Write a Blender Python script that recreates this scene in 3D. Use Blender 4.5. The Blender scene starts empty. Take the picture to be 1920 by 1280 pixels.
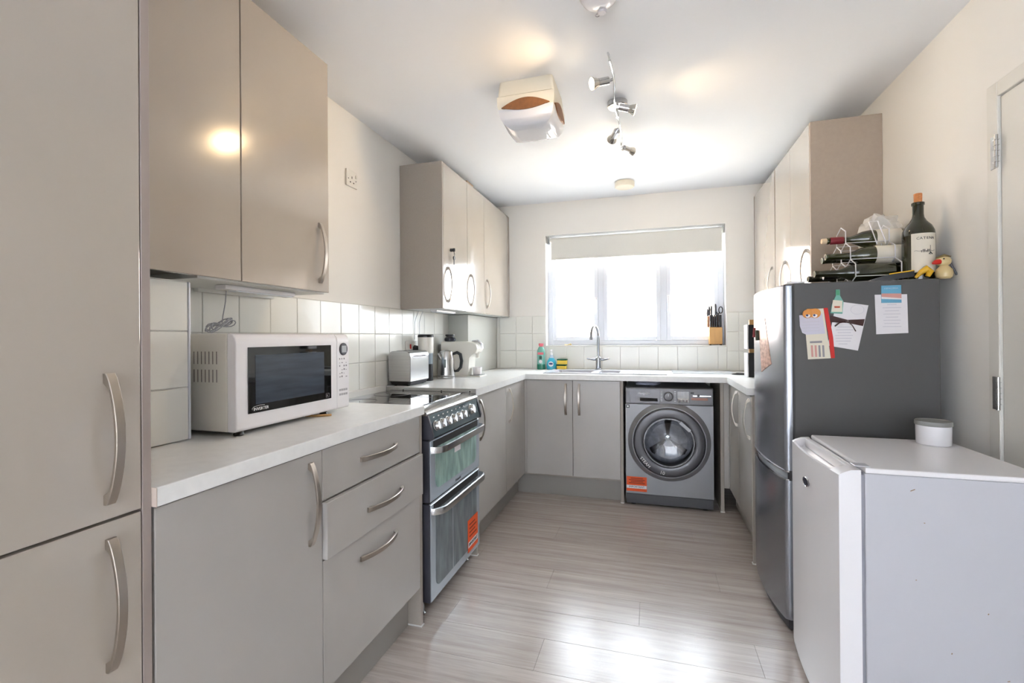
import bpy, bmesh, math, random
from mathutils import Vector, Matrix
from math import sin, cos, pi, radians
random.seed(7)
scene = bpy.context.scene
COL = scene.collection

# ---------------------------------------------------------------- camera
cam_data = bpy.data.cameras.new('camera')
cam = bpy.data.objects.new('camera', cam_data)
COL.objects.link(cam)
YAW, PITCH, ROLL = radians(16.414), radians(0.1005), radians(-0.419)
fwd = Vector((-sin(YAW), cos(YAW), 0)); right = Vector((cos(YAW), sin(YAW), 0)); up = Vector((0, 0, 1))
fwd, up = fwd*cos(PITCH) + up*sin(PITCH), up*cos(PITCH) - fwd*sin(PITCH)
right, up = right*cos(ROLL) + up*sin(ROLL), up*cos(ROLL) - right*sin(ROLL)
m = Matrix((right, up, -fwd)).transposed().to_4x4()
m.translation = Vector((0, 0, 1.2))
cam.matrix_world = m
cam_data.sensor_width = 36.0
cam_data.lens = 875.2/1920*36.0
cam_data.shift_y = -10.1/1920
cam_data.clip_start = 0.02
scene.camera = cam

# ---------------------------------------------------------------- light
scene.view_settings.view_transform = 'Standard'
scene.view_settings.look = 'None'
scene.view_settings.gamma = 1.0
scene.view_settings.use_curve_mapping = False
scene.view_settings.exposure = 1.14
world = bpy.data.worlds.new('world'); scene.world = world
world.use_nodes = True
wn = world.node_tree.nodes; wl = world.node_tree.links
wn['Background'].inputs['Color'].default_value = (0.84, 0.92, 1.0, 1)
wn['Background'].inputs['Strength'].default_value = 10.5
sun_data = bpy.data.lights.new('sun', 'SUN'); sun_data.energy = 48.0; sun_data.angle = radians(4)
sun_data.color = (1.0, 0.96, 0.9)
sun = bpy.data.objects.new('sun', sun_data); COL.objects.link(sun)
sun.rotation_euler = (radians(27), 0, radians(-20))
sun.location = (0, -3, 8)

def portal(name, loc, rot, sx, sy):
    d = bpy.data.lights.new(name, 'AREA'); d.shape = 'RECTANGLE'; d.size = sx; d.size_y = sy
    d.cycles.is_portal = True
    o = bpy.data.objects.new(name, d); COL.objects.link(o); o.location = loc; o.rotation_euler = rot
portal('window_portal', (-0.147, 4.26, 1.6), (radians(-90), 0, 0), 1.46, 0.98)
portal('rear_portal', (-0.2, -2.76, 1.05), (radians(90), 0, 0), 2.22, 2.12)

# ---------------------------------------------------------------- materials
def lin(c):
    return tuple(((v/255.0)/12.92 if v/255.0 <= 0.04045 else ((v/255.0+0.055)/1.055)**2.4) for v in c)
def mat(name, rgb, rough=0.5, metal=0.0, coat=0.0, noise=None, bump=None, emis=None, spec=None, rot=None, alpha=None):
    m = bpy.data.materials.new(name); m.use_nodes = True
    nt = m.node_tree; b = nt.nodes['Principled BSDF']
    c = lin(rgb)
    b.inputs['Base Color'].default_value = (*c, 1)
    b.inputs['Roughness'].default_value = rough
    b.inputs['Metallic'].default_value = metal
    if spec is not None: b.inputs['Specular IOR Level'].default_value = spec
    if coat:
        b.inputs['Coat Weight'].default_value = coat; b.inputs['Coat Roughness'].default_value = 0.03
    if emis:
        b.inputs['Emission Color'].default_value = (*lin(emis[0]), 1); b.inputs['Emission Strength'].default_value = emis[1]
    if alpha is not None: b.inputs['Alpha'].default_value = alpha
    if noise or bump:
        tc = nt.nodes.new('ShaderNodeTexCoord'); mp = nt.nodes.new('ShaderNodeMapping')
        nt.links.new(tc.outputs['Object'], mp.inputs['Vector'])
    if noise:   # (scale xyz, amount, detail)
        sc, amt, det = noise
        mp.inputs['Scale'].default_value = sc
        n = nt.nodes.new('ShaderNodeTexNoise'); n.inputs['Scale'].default_value = 1.0; n.inputs['Detail'].default_value = det
        nt.links.new(mp.outputs['Vector'], n.inputs['Vector'])
        mr = nt.nodes.new('ShaderNodeMapRange'); mr.inputs['From Min'].default_value = .3; mr.inputs['From Max'].default_value = .7
        mr.inputs['To Min'].default_value = 1-amt; mr.inputs['To Max'].default_value = 1+amt
        nt.links.new(n.outputs['Fac'], mr.inputs['Value'])
        mx = nt.nodes.new('ShaderNodeMix'); mx.data_type = 'RGBA'; mx.blend_type = 'MULTIPLY'; mx.inputs[0].default_value = 1
        mx.inputs[6].default_value = (*c, 1)
        nt.links.new(mr.outputs['Result'], mx.inputs[7]); nt.links.new(mx.outputs[2], b.inputs['Base Color'])
    if bump:    # (scale xyz, strength, distance)
        n2 = nt.nodes.new('ShaderNodeTexNoise'); n2.inputs['Scale'].default_value = 1.0; n2.inputs['Detail'].default_value = 3
        mp2 = nt.nodes.new('ShaderNodeMapping'); mp2.inputs['Scale'].default_value = bump[0]
        nt.links.new(tc.outputs['Object'], mp2.inputs['Vector']); nt.links.new(mp2.outputs['Vector'], n2.inputs['Vector'])
        bp = nt.nodes.new('ShaderNodeBump'); bp.inputs['Strength'].default_value = bump[1]; bp.inputs['Distance'].default_value = bump[2]
        nt.links.new(n2.outputs['Fac'], bp.inputs['Height']); nt.links.new(bp.outputs['Normal'], b.inputs['Normal'])
    return m

WALL = mat('warm_white_paint', (238, 236, 231), .75, bump=((60, 60, 60), .08, .002))
CEIL = mat('ceiling_paint', (236, 238, 241), .8, bump=((8, 8, 8), .1, .004))
TRIMW = mat('gloss_white_paint', (226, 224, 217), .4)
REVEAL = mat('reveal_paint', (240, 240, 238), .6)
DOORG = mat('gloss_greige_front', (176, 167, 156), .16, spec=.5, coat=1.0, noise=((3, 3, 3), .03, 3))
DOORS = mat('base_greige_front', (178, 174, 169), .22, spec=.5, noise=((4, 4, 4), .03, 3))
CARC = mat('cabinet_panel', (166, 158, 148), .45, noise=((200, 200, 200), .03, 2))
WHITEC = mat('white_melamine', (222, 222, 218), .4)
PLINTH = mat('plinth_grey', (150, 146, 140), .4)
WORK = mat('white_quartz_laminate', (236, 236, 234), .28, noise=((34, 34, 34), .035, 8))
WEDGE = mat('worktop_end_edging', (206, 190, 178), .5)
TILE = mat('glazed_white_tile', (234, 234, 228), .16, spec=.3, bump=((9, 9, 9), .25, .003))
GROUT = mat('grout', (205, 204, 198), .9)
NICKEL = mat('brushed_nickel', (178, 170, 160), .32, 1.0)
CHROME = mat('chrome', (215, 217, 220), .08, 1.0)
STEEL = mat('brushed_steel', (196, 196, 196), .25, 1.0, noise=((4, 300, 300), .06, 2))
SILVER = mat('silver_paint', (160, 163, 168), .28, .75)
FSILV = mat('fridge_silver', (150, 153, 160), .25, .85)
FSIDE = mat('fridge_side_charcoal', (80, 79, 79), .5, bump=((350, 350, 350), .25, .001))
FDARK = mat('fridge_dark_trim', (48, 48, 52), .4)
BLACKG = mat('black_glass', (10, 11, 13), .04, coat=.5)
BLACK = mat('black_plastic', (24, 25, 28), .35)
DGREY = mat('dark_grey_plastic', (62, 63, 70), .4)
WHITEP = mat('white_plastic', (238, 236, 238), .22)
WHITEA = mat('appliance_white', (196, 196, 202), .25)
CREAMP = mat('cream_plastic', (238, 235, 226), .3)
MWSIDE = mat('microwave_side_paint', (224, 221, 212), .4)
MWIN = mat('microwave_mesh_window', (62, 70, 82), .12, noise=((6, 6, 60), .2, 4))
SEAM = mat('dark_gap', (28, 26, 25), .8)
OVGL = mat('oven_glass_green', (142, 170, 163), .08, noise=((26, 26, 9), .28, 6))
OVGL2 = mat('oven_glass_dark', (106, 116, 122), .08, noise=((26, 26, 7), .25, 6))
OVFR = mat('oven_frame_silver', (184, 194, 204), .25, .4)
OVSIDE = mat('cooker_side', (56, 56, 64), .4)
ORANGE = mat('orange_sticker', (232, 84, 22), .45)
PAPER = mat('white_paper', (226, 222, 224), .8)
CREAMPAPER = mat('cream_paper', (224, 216, 198), .8)
INK = mat('grey_ink', (150, 146, 150), .8)
DINK = mat('dark_ink', (40, 38, 40), .7)
WINK = mat('white_print', (225, 225, 225), .6)
RED = mat('red_plastic', (206, 34, 26), .35)
RIBBON = mat('brown_satin_ribbon', (58, 22, 20), .35)
WOOD = mat('pale_bamboo', (206, 160, 100), .45, noise=((30, 30, 6), .08, 4))
DUCKY = mat('cream_ceramic', (212, 190, 140), .3)
YELLOW = mat('yellow_rubber', (226, 176, 40), .4)
SPONGE = mat('sponge_yellow', (234, 200, 84), .9, bump=((300, 300, 300), .6, .002))
SCOUR = mat('scouring_green', (30, 84, 60), .95, bump=((500, 500, 500), .6, .001))
GREENB = mat('green_soap', (24, 118, 92), .12)
GREENL = mat('pale_green_soap', (120, 178, 164), .12)
BLUEB = mat('blue_soap', (66, 178, 208), .1)
PBLUE = mat('pale_blue_clear', (188, 208, 226), .15)
PINK = mat('pink_cap', (222, 110, 120), .4)
NAVY = mat('navy_print', (28, 52, 110), .4)
WINE = mat('olive_bottle_glass', (52, 54, 26), .06, coat=.6)
WINED = mat('dark_bottle_glass', (36, 38, 20), .06, coat=.4)
CAPS = mat('red_capsule', (128, 26, 40), .4)
CORK = mat('cork', (196, 128, 78), .8, noise=((150, 150, 150), .15, 3))
CORKP = mat('pale_cork', (222, 196, 160), .8)
LABELM = mat('bottle_label', (222, 214, 198), .6)
RACK = mat('white_wire', (214, 212, 214), .35, .3)
AMBER = mat('amber_grille', (132, 84, 40), .5, noise=((60, 60, 60), .15, 3))
FANW = mat('fan_cream_plastic', (226, 218, 200), .35)
FANG = mat('fan_gloss_cover', (222, 222, 226), .06)
BLIND = mat('blind_fabric', (222, 222, 217), .9, noise=((300, 300, 300), .03, 2))
UPVC = mat('white_upvc', (222, 226, 234), .3)
TAPM = mat('tap_chrome', (146, 148, 152), .14, 1.0)
PLUGW = mat('socket_white', (232, 230, 224), .3)
BLUEPOST = mat('sky_blue_print', (96, 160, 190), .5)
SEAPINK = mat('postcard_pink', (206, 150, 140), .5)
TEAL = mat('green_print', (70, 150, 110), .5)
TANP = mat('orange_face_print', (222, 148, 72), .5)
GREYLID = mat('grey_translucent_lid', (142, 142, 138), .35)
BRICK = mat('garden_brick', (196, 170, 154), .9)
RENDER = mat('pale_render', (224, 220, 212), .9)
PAVE = mat('patio_paving', (190, 186, 178), .9)
ROOFM = mat('roof_tile', (140, 120, 110), .9)
BULB = mat('lit_bulb', (255, 240, 214), .4, emis=((255, 226, 176), 14))
BULBD = mat('halogen_reflector', (200, 196, 188), .15, .8)
LEDS = mat('led_strip_cover', (236, 240, 246), .25)
REDGRY = mat('cabinet_end_strip', (160, 148, 142), .35)

def floor_mat():
    m = bpy.data.materials.new('washed_oak_vinyl'); m.use_nodes = True
    nt = m.node_tree; b = nt.nodes['Principled BSDF']; N = nt.nodes.new; L = nt.links.new
    geo = N('ShaderNodeNewGeometry')
    mp = N('ShaderNodeMapping'); mp.inputs['Scale'].default_value = (1.3, 34, 1); L(geo.outputs['Position'], mp.inputs['Vector'])
    n1 = N('ShaderNodeTexNoise'); n1.inputs['Scale'].default_value = 1; n1.inputs['Detail'].default_value = 6; n1.inputs['Roughness'].default_value = .62
    L(mp.outputs['Vector'], n1.inputs['Vector'])
    mp2 = N('ShaderNodeMapping'); mp2.inputs['Scale'].default_value = (10, 170, 1); L(geo.outputs['Position'], mp2.inputs['Vector'])
    n2 = N('ShaderNodeTexNoise'); n2.inputs['Scale'].default_value = 1; n2.inputs['Detail'].default_value = 4
    L(mp2.outputs['Vector'], n2.inputs['Vector'])
    oi = N('ShaderNodeObjectInfo')
    mx = N('ShaderNodeMath'); mx.operation = 'MULTIPLY_ADD'; mx.inputs[1].default_value = .35; L(n2.outputs['Fac'], mx.inputs[0]); L(n1.outputs['Fac'], mx.inputs[2])
    ma = N('ShaderNodeMath'); ma.operation = 'MULTIPLY_ADD'; ma.inputs[1].default_value = .09; L(oi.outputs['Random'], ma.inputs[0]); L(mx.outputs[0], ma.inputs[2])
    cr = N('ShaderNodeValToRGB'); L(ma.outputs[0], cr.inputs['Fac'])
    cr.color_ramp.elements[0].position = .42; cr.color_ramp.elements[0].color = (*lin((162, 149, 140)), 1)
    cr.color_ramp.elements[1].position = .98; cr.color_ramp.elements[1].color = (*lin((204, 195, 188)), 1)
    L(cr.outputs['Color'], b.inputs['Base Color'])
    b.inputs['Roughness'].default_value = .24; b.inputs['Specular IOR Level'].default_value = .75
    bp = N('ShaderNodeBump'); bp.inputs['Strength'].default_value = .35; bp.inputs['Distance'].default_value = .0015
    L(mx.outputs[0], bp.inputs['Height']); L(bp.outputs['Normal'], b.inputs['Normal'])
    return m
FLOOR = floor_mat()

def glass_mat(name, tint=(1, 1, 1), refl=.08):
    m = bpy.data.materials.new(name); m.use_nodes = True
    nt = m.node_tree; nt.nodes.clear(); N = nt.nodes.new; L = nt.links.new
    o = N('ShaderNodeOutputMaterial'); t = N('ShaderNodeBsdfTransparent'); g = N('ShaderNodeBsdfGlossy'); mx = N('ShaderNodeMixShader')
    t.inputs['Color'].default_value = (*tint, 1); g.inputs['Roughness'].default_value = .02
    mx.inputs['Fac'].default_value = refl
    L(t.outputs[0], mx.inputs[1]); L(g.outputs[0], mx.inputs[2]); L(mx.outputs[0], o.inputs['Surface'])
    return m
PANE = glass_mat('window_glass')
CLEARP = glass_mat('clear_plastic', (.93, .94, .96), .14)
BAGM = bpy.data.materials.new('milky_film'); BAGM.use_nodes = True
_b = BAGM.node_tree.nodes['Principled BSDF']; _b.inputs['Base Color'].default_value = (.86, .84, .8, 1); _b.inputs['Alpha'].default_value = .62; _b.inputs['Roughness'].default_value = .25
WGLASS = mat('washer_door_glass', (36, 38, 40), .05, coat=.6)

# ---------------------------------------------------------------- mesh helpers
class B:
    """collects shapes in world coordinates"""
    def __init__(s): s.bm = bmesh.new()
    def _merge(s, verts, faces, mi=0):
        vs = [s.bm.verts.new(v) for v in verts]
        for f in faces:
            try:
                ff = s.bm.faces.new([vs[i] for i in f]); ff.material_index = mi
            except ValueError: pass
        return s
    def box(s, x0, x1, y0, y1, z0, z1, bev=0.0, seg=1, mi=0):
        t = bmesh.new(); bmesh.ops.create_cube(t, size=1)
        if x0 > x1: x0, x1 = x1, x0
        if y0 > y1: y0, y1 = y1, y0
        if z0 > z1: z0, z1 = z1, z0
        for v in t.verts:
            v.co = Vector((x0+(v.co.x+.5)*(x1-x0), y0+(v.co.y+.5)*(y1-y0), z0+(v.co.z+.5)*(z1-z0)))
        if bev: bmesh.ops.bevel(t, geom=list(t.edges), offset=bev, segments=seg, profile=.5, affect='EDGES')
        return s.add(t, mi)
    def add(s, t, mi=0):
        t.verts.ensure_lookup_table()
        idx = {v: i for i, v in enumerate(t.verts)}
        s._merge([v.co.copy() for v in t.verts], [[idx[v] for v in f.verts] for f in t.faces], mi)
        t.free(); return s
    def prism(s, poly, axis, a, b, mi=0, bev=0):
        """poly: 2D points on the two other axes (cyclic order: x->(y,z), y->(x,z), z->(x,y))"""
        def P(p, h):
            return {'x': (h, p[0], p[1]), 'y': (p[0], h, p[1]), 'z': (p[0], p[1], h)}[axis]
        t = bmesh.new()
        v0 = [t.verts.new(P(p, a)) for p in poly]; v1 = [t.verts.new(P(p, b)) for p in poly]
        n = len(poly); t.faces.new(v0); t.faces.new(v1[::-1])
        for i in range(n): t.faces.new([v0[i], v0[(i+1) % n], v1[(i+1) % n], v1[i]])
        if bev: bmesh.ops.bevel(t, geom=list(t.edges), offset=bev, segments=2, profile=.5, affect='EDGES')
        return s.add(t, mi)
    def lathe(s, c, prof, axis='z', seg=32, mi=0, flip=1, sx=1, sy=1, cap=True):
        """prof: (r, h) list along the axis from c"""
        c = Vector(c); verts = []; faces = []
        for r, h in prof:
            for k in range(seg):
                a = 2*pi*k/seg; u, v = r*cos(a)*sx, r*sin(a)*sy
                o = {'z': (u, v, h*flip), 'y': (u, h*flip, v), 'x': (h*flip, u, v)}[axis]
                verts.append(c+Vector(o))
        for i in range(len(prof)-1):
            for k in range(seg):
                k2 = (k+1) % seg
                faces.append([i*seg+k, i*seg+k2, (i+1)*seg+k2, (i+1)*seg+k])
        if cap and prof[0][0] > 1e-6: faces.append(list(range(seg))[::-1])
        if cap and prof[-1][0] > 1e-6: faces.append([(len(prof)-1)*seg+k for k in range(seg)])
        return s._merge(verts, faces, mi)
    def cyl(s, p0, p1, r0, r1=None, seg=20, mi=0):
        return s.tube([p0, p1], [r0, r0 if r1 is None else r1], seg, mi)
    def tube(s, pts, r, seg=10, mi=0, closed=False):
        pts = [Vector(p) for p in pts]; n = len(pts)
        rs = r if isinstance(r, (list, tuple)) else [r]*n
        verts = []; faces = []; prev = None
        for i, p in enumerate(pts):
            if closed: d = pts[(i+1) % n]-pts[i-1]
            else: d = pts[min(i+1, n-1)]-pts[max(i-1, 0)]
            if d.length < 1e-9: d = Vector((0, 0, 1))
            d.normalize()
            if prev is None:
                a = Vector((0, 0, 1)) if abs(d.z) < .9 else Vector((1, 0, 0))
                u = d.cross(a).normalized()
            else:
                u = (prev-d*prev.dot(d)).normalized()
            prev = u; w = d.cross(u)
            for k in range(seg):
                t = 2*pi*k/seg; verts.append(p+(u*cos(t)+w*sin(t))*rs[i])
        m = n if closed else n-1
        for i in range(m):
            j = (i+1) % n
            for k in range(seg):
                k2 = (k+1) % seg; faces.append([i*seg+k, i*seg+k2, j*seg+k2, j*seg+k])
        if not closed:
            faces.append(list(range(seg))[::-1]); faces.append([(n-1)*seg+k for k in range(seg)])
        return s._merge(verts, faces, mi)
    def loft(s, rings, caps=True, mi=0):
        n = len(rings[0]); verts = [v for r in rings for v in r]; faces = []
        for i in range(len(rings)-1):
            for k in range(n):
                k2 = (k+1) % n; faces.append([i*n+k, i*n+k2, (i+1)*n+k2, (i+1)*n+k])
        if caps: faces.append(list(range(n))[::-1]); faces.append([(len(rings)-1)*n+k for k in range(n)])
        return s._merge(verts, faces, mi)
    def quad(s, a, b, c, d, mi=0): return s._merge([a, b, c, d], [[0, 1, 2, 3]], mi)

def origin(o):
    if o is None: return Vector((0, 0, 0))
    return Vector(o.location) + origin(o.parent)
def link(name, b, mats, parent=None, smooth=True, ang=32, label=None):
    bm = b.bm
    bmesh.ops.recalc_face_normals(bm, faces=bm.faces)
    lim = radians(ang)
    for f in bm.faces: f.smooth = smooth
    for e in bm.edges:
        if len(e.link_faces) != 2: e.smooth = False; continue
        an = e.calc_face_angle(0)
        if an > lim: e.smooth = False
        elif an > .09:
            a0, a1 = sorted(f.calc_area() for f in e.link_faces)
            if a1 > 7*a0: e.smooth = False
    me = bpy.data.meshes.new(name); bm.to_mesh(me); bm.free()
    co = [v.co for v in me.vertices]
    lo = Vector([min(c[i] for c in co) for i in range(3)]); hi = Vector([max(c[i] for c in co) for i in range(3)])
    c = (lo+hi)/2 if parent else Vector(((lo.x+hi.x)/2, (lo.y+hi.y)/2, lo.z))
    me.transform(Matrix.Translation(-c))
    for mm in (mats if isinstance(mats, (list, tuple)) else [mats]): me.materials.append(mm)
    o = bpy.data.objects.new(name, me); COL.objects.link(o)
    o.location = c-origin(parent)
    if parent: o.parent = parent
    if label: o['label'] = label
    return o
def thing(name, label, cat, loc=(0, 0, 0), group=None):
    o = bpy.data.objects.new(name, None); o.empty_display_size = .05
    COL.objects.link(o); o.location = loc
    o['label'] = label; o['category'] = cat
    if group: o['group'] = group
    return o
def tag(o, label, cat, group=None):
    o['label'] = label; o['category'] = cat
    if group: o['group'] = group
    return o
def struct(name, b, mt, parent=None):
    o = link(name, b, mt, parent)
    if parent is None: o['kind'] = 'structure'
    return o
def bx(*a, **k): return B().box(*a, **k)

def text(s, size, pos, xdir, ydir, mt, parent, name='lettering', depth=.0004, align='CENTER', sx=1.0):
    cu = bpy.data.curves.new('t', 'FONT'); cu.body = s; cu.size = size; cu.extrude = depth
    cu.align_x = align; cu.align_y = 'CENTER'; cu.resolution_u = 2
    to = bpy.data.objects.new('t', cu); COL.objects.link(to)
    bpy.context.view_layer.update()
    me = bpy.data.meshes.new_from_object(to.evaluated_get(bpy.context.evaluated_depsgraph_get()))
    bpy.data.objects.remove(to); bpy.data.curves.remove(cu)
    x = Vector(xdir).normalized(); y = Vector(ydir).normalized(); z = x.cross(y)
    M = Matrix((x*sx, y, z)).transposed().to_4x4()
    me.transform(M); me.name = name; me.materials.clear(); me.materials.append(mt)
    o = bpy.data.objects.new(name, me); COL.objects.link(o); o.location = Vector(pos)-origin(parent)
    if parent: o.parent = parent
    return o

# face frames: a = along the wall, d = world coordinate across (absolute), z
def fL(a, d, z): return Vector((d, a, z))
FACES = {'L': (lambda a, d, z: Vector((d, a, z)), 1), 'B': (lambda a, d, z: Vector((a, d, z)), -1), 'R': (lambda a, d, z: Vector((d, a, z)), -1)}
def fbox(b, face, a0, a1, d0, d1, z0, z1, **k):
    if face == 'B': return b.box(a0, a1, d0, d1, z0, z1, **k)
    return b.box(d0, d1, a0, a1, z0, z1, **k)

def handle(face, plane, a0, z0, a1, z1, parent, name='handle', w=.016, bulge=.033):
    """bow handle from (a0,z0) to (a1,z1) on the plane"""
    F, out = FACES[face]
    n = 28; rings = []
    da, dz = a1-a0, z1-z0; L = math.hypot(da, dz); ta, tz = da/L, dz/L; pa, pz = -tz, ta
    for i in range(n+1):
        t = i/n
        o = .007+(bulge-.007)*(sin(pi*t)**.75)
        inn = 0.0 if (t < .085 or t > .915) else max(0, o-.0055)
        hw = w/2
        ring = []
        for sgn, dd in ((-1, inn), (-1, o-.001), (-.85, o), (.85, o), (1, o-.001), (1, inn)):
            ring.append(F(a0+ta*L*t+pa*hw*sgn, plane+out*(dd+.0004), z0+tz*L*t+pz*hw*sgn))
        rings.append(ring)
    return link(name, B().loft(rings), NICKEL, parent, ang=40)

def front(face, plane, a0, a1, z0, z1, parent, name='door', mt=None, th=.019, hd=None):
    """door or drawer front; hd = (a0,z0,a1,z1) handle"""
    out = FACES[face][1]
    b = fbox(B(), face, a0, a1, plane, plane-out*th, z0, z1, bev=.0016, seg=2)
    o = link(name, b, mt or DOORS, parent)
    if hd: handle(face, plane, *hd, parent=o)
    return o

# ================================================================ ROOM
XL, XR, YB, YR, ZC = -1.50, 1.10, 4.04, -2.6, 2.38
fl = struct('floor', bx(XL-.2, XR+.2, YR-.1, YB+.3, -.12, -.003), GROUT)
plank_me = {}
row = 0; y = YR
while y < YB-.001:
    w = .184; y1 = min(y+w-.0008, YB)
    x = XL-(row*.43 % 1.22)
    while x < XR:
        xa, xb = max(x, XL), min(x+1.2194, XR)
        if xb-xa > .02 :
            key = (round(xb-xa, 3), round(y1-y, 3))
            if key not in plank_me:
                o = link('plank', bx(xa, xb, y, y1, -.003, 0, bev=.0006), FLOOR, fl); plank_me[key] = o.data
            else:
                o = bpy.data.objects.new('plank', plank_me[key]); COL.objects.link(o); o.parent = fl
                o.location = Vector(((xa+xb)/2, (y+y1)/2, -.0015))-origin(fl)
        x += 1.22
    y += w; row += 1
struct('ceiling', bx(XL-.2, XR+.2, YR-.1, YB+.3, ZC, ZC+.12), CEIL)
wl_ = struct('wall_left', bx(XL-.15, XL, YR, YB+.3, 0, ZC), WALL)
# right wall with door opening
DY0, DY1, DZ = 1.12, 1.925, 1.985
b = bx(XR, XR+.15, YR, DY0, 0, ZC).box(XR, XR+.15, DY1, YB+.3, 0, ZC).box(XR, XR+.15, DY0, DY1, DZ, ZC)
struct('wall_right', b, WALL)
# back wall with window opening
WX0, WX1, WZ0, WZ1 = -.879, .588, 1.117, 2.094
b = bx(XL, WX0, YB, YB+.3, 0, ZC).box(WX1, XR, YB, YB+.3, 0, ZC).box(WX0, WX1, YB, YB+.3, 0, WZ0).box(WX0, WX1, YB, YB+.3, WZ1, ZC)
wb_ = struct('wall_back', b, WALL)
b = bx(WX0-.0, WX0+.004, YB-.001, YB+.13, WZ0+.004, WZ1).box(WX1-.004, WX1, YB-.001, YB+.13, WZ0+.004, WZ1).box(WX0, WX1, YB-.001, YB+.13, WZ1-.004, WZ1)
struct('trim_1', b, REVEAL)
b = bx(WX0, WX1, YB-.006, YB+.13, WZ0-.004, WZ0+.004, bev=.001)
struct('trim_2', b, TRIMW)
# unseen rear wall; wide glazed opening sized for the fill light
RX0, RX1, RZ1 = -1.30, .90, 2.1
b = bx(XL, RX0, YR-.15, YR, 0, ZC).box(RX1, XR, YR-.15, YR, 0, ZC).box(RX0, RX1, YR-.15, YR, RZ1, ZC)
struct('wall_rear', b, WALL)
b = B()
for xa in (RX0, -.225, RX1-.05): b.box(xa, xa+.05, YR-.1, YR-.05, 0, RZ1)
b.box(RX0, RX1, YR-.1, YR-.05, 0, .06).box(RX0, RX1, YR-.1, YR-.05, RZ1-.06, RZ1)
wr = struct('window_2', b, UPVC)
link('pane', bx(RX0+.05, RX1-.05, YR-.078, YR-.072, .06, RZ1-.06), PANE, wr)

REARDIFF = bpy.data.materials.new('rear_diffuser'); REARDIFF.use_nodes = True  # unseen sheet added to soften and dim the rear daylight
_nt = REARDIFF.node_tree; _nt.nodes.clear()
_o = _nt.nodes.new('ShaderNodeOutputMaterial'); _t = _nt.nodes.new('ShaderNodeBsdfTranslucent'); _d = _nt.nodes.new('ShaderNodeBsdfDiffuse'); _m = _nt.nodes.new('ShaderNodeMixShader')
_t.inputs['Color'].default_value = (.40, .41, .44, 1); _d.inputs['Color'].default_value = (.8, .8, .8, 1); _m.inputs['Fac'].default_value = .45
_nt.links.new(_t.outputs[0], _m.inputs[1]); _nt.links.new(_d.outputs[0], _m.inputs[2]); _nt.links.new(_m.outputs[0], _o.inputs['Surface'])
b = B(); pts = [(RX0-.05+(RX1-RX0+.1)*k/120, YR+.05+.018*sin(k*.9)) for k in range(121)]
for k in range(120): b.quad((pts[k][0], pts[k][1], .03), (pts[k+1][0], pts[k+1][1], .03), (pts[k+1][0], pts[k+1][1], RZ1+.06), (pts[k][0], pts[k][1], RZ1+.06))
bmesh.ops.remove_doubles(b.bm, verts=b.bm.verts, dist=.0001)
link('rear_diffuser', b, REARDIFF, wr, ang=60)

# window 1
FY0, FY1 = YB+.10, YB+.16
b = B()
b.box(WX0, WX0+.05, FY0, FY1, WZ0+.004, WZ1, bev=.003).box(WX1-.05, WX1, FY0, FY1, WZ0+.004, WZ1, bev=.003)
b.box(WX0+.05, WX1-.05, FY0, FY1, WZ0+.004, WZ0+.045, bev=.003).box(WX0+.05, WX1-.05, FY0, FY1, WZ1-.05, WZ1, bev=.003)
win = struct('window_1', b, UPVC)
for xa, xb in ((-.432, -.378), (.087, .143)):
    link('mullion', bx(xa, xb, FY0, FY1, WZ0+.045, WZ1-.05, bev=.003), UPVC, win)
def sash(xa, xb, hx, name='sash', w=.036):
    z0, z1 = WZ0+.045, WZ1-.05
    b = bx(xa, xa+w, FY0-.014, FY0+.03, z0, z1, bev=.004).box(xb-w, xb, FY0-.014, FY0+.03, z0, z1, bev=.004)
    b.box(xa+w, xb-w, FY0-.014, FY0+.03, z0, z0+w, bev=.004).box(xa+w, xb-w, FY0-.014, FY0+.03, z1-w, z1, bev=.004)
    o = link(name, b, UPVC, win)
    link('pane', bx(xa+w-.004, xb-w+.004, FY0+.008, FY0+.014, z0+w-.004, z1-w+.004), PANE, o)
    if hx:
        b = bx(hx-.011, hx+.011, FY0-.024, FY0-.014, 1.475, 1.54, bev=.003)
        b.tube([(hx, FY0-.024, 1.525), (hx, FY0-.045, 1.522), (hx, FY0-.05, 1.50), (hx, FY0-.046, 1.41)], [.008, .008, .008, .006], 10)
        link('window_handle', b, WHITEP, o)
sash(WX0+.046, -.428, -.446); sash(-.382, .091, None); sash(.139, WX1-.046, .155)

# blind
t = thing('roller_blind', 'pale grey roller blind pulled a little way down over the kitchen window', 'blind', (-.13, YB+.05, 2.05))
b = B(); b.cyl((-.845, YB+.045, 2.052), (.572, YB+.045, 2.052), .021, seg=24)
link('roller', b, BLIND, t)
link('fabric', bx(-.83, .563, YB+.023, YB+.0245, 1.89, 2.052), BLIND, t)
link('bottom_bar', bx(-.83, .563, YB+.018, YB+.029, 1.876, 1.892, bev=.003, seg=2), BLIND, t)
for xx in (-.858, .575):
    link('bracket', bx(xx-.006, xx+.006, YB+.02, YB+.075, 2.02, 2.085, bev=.002), STEEL, t)

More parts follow.
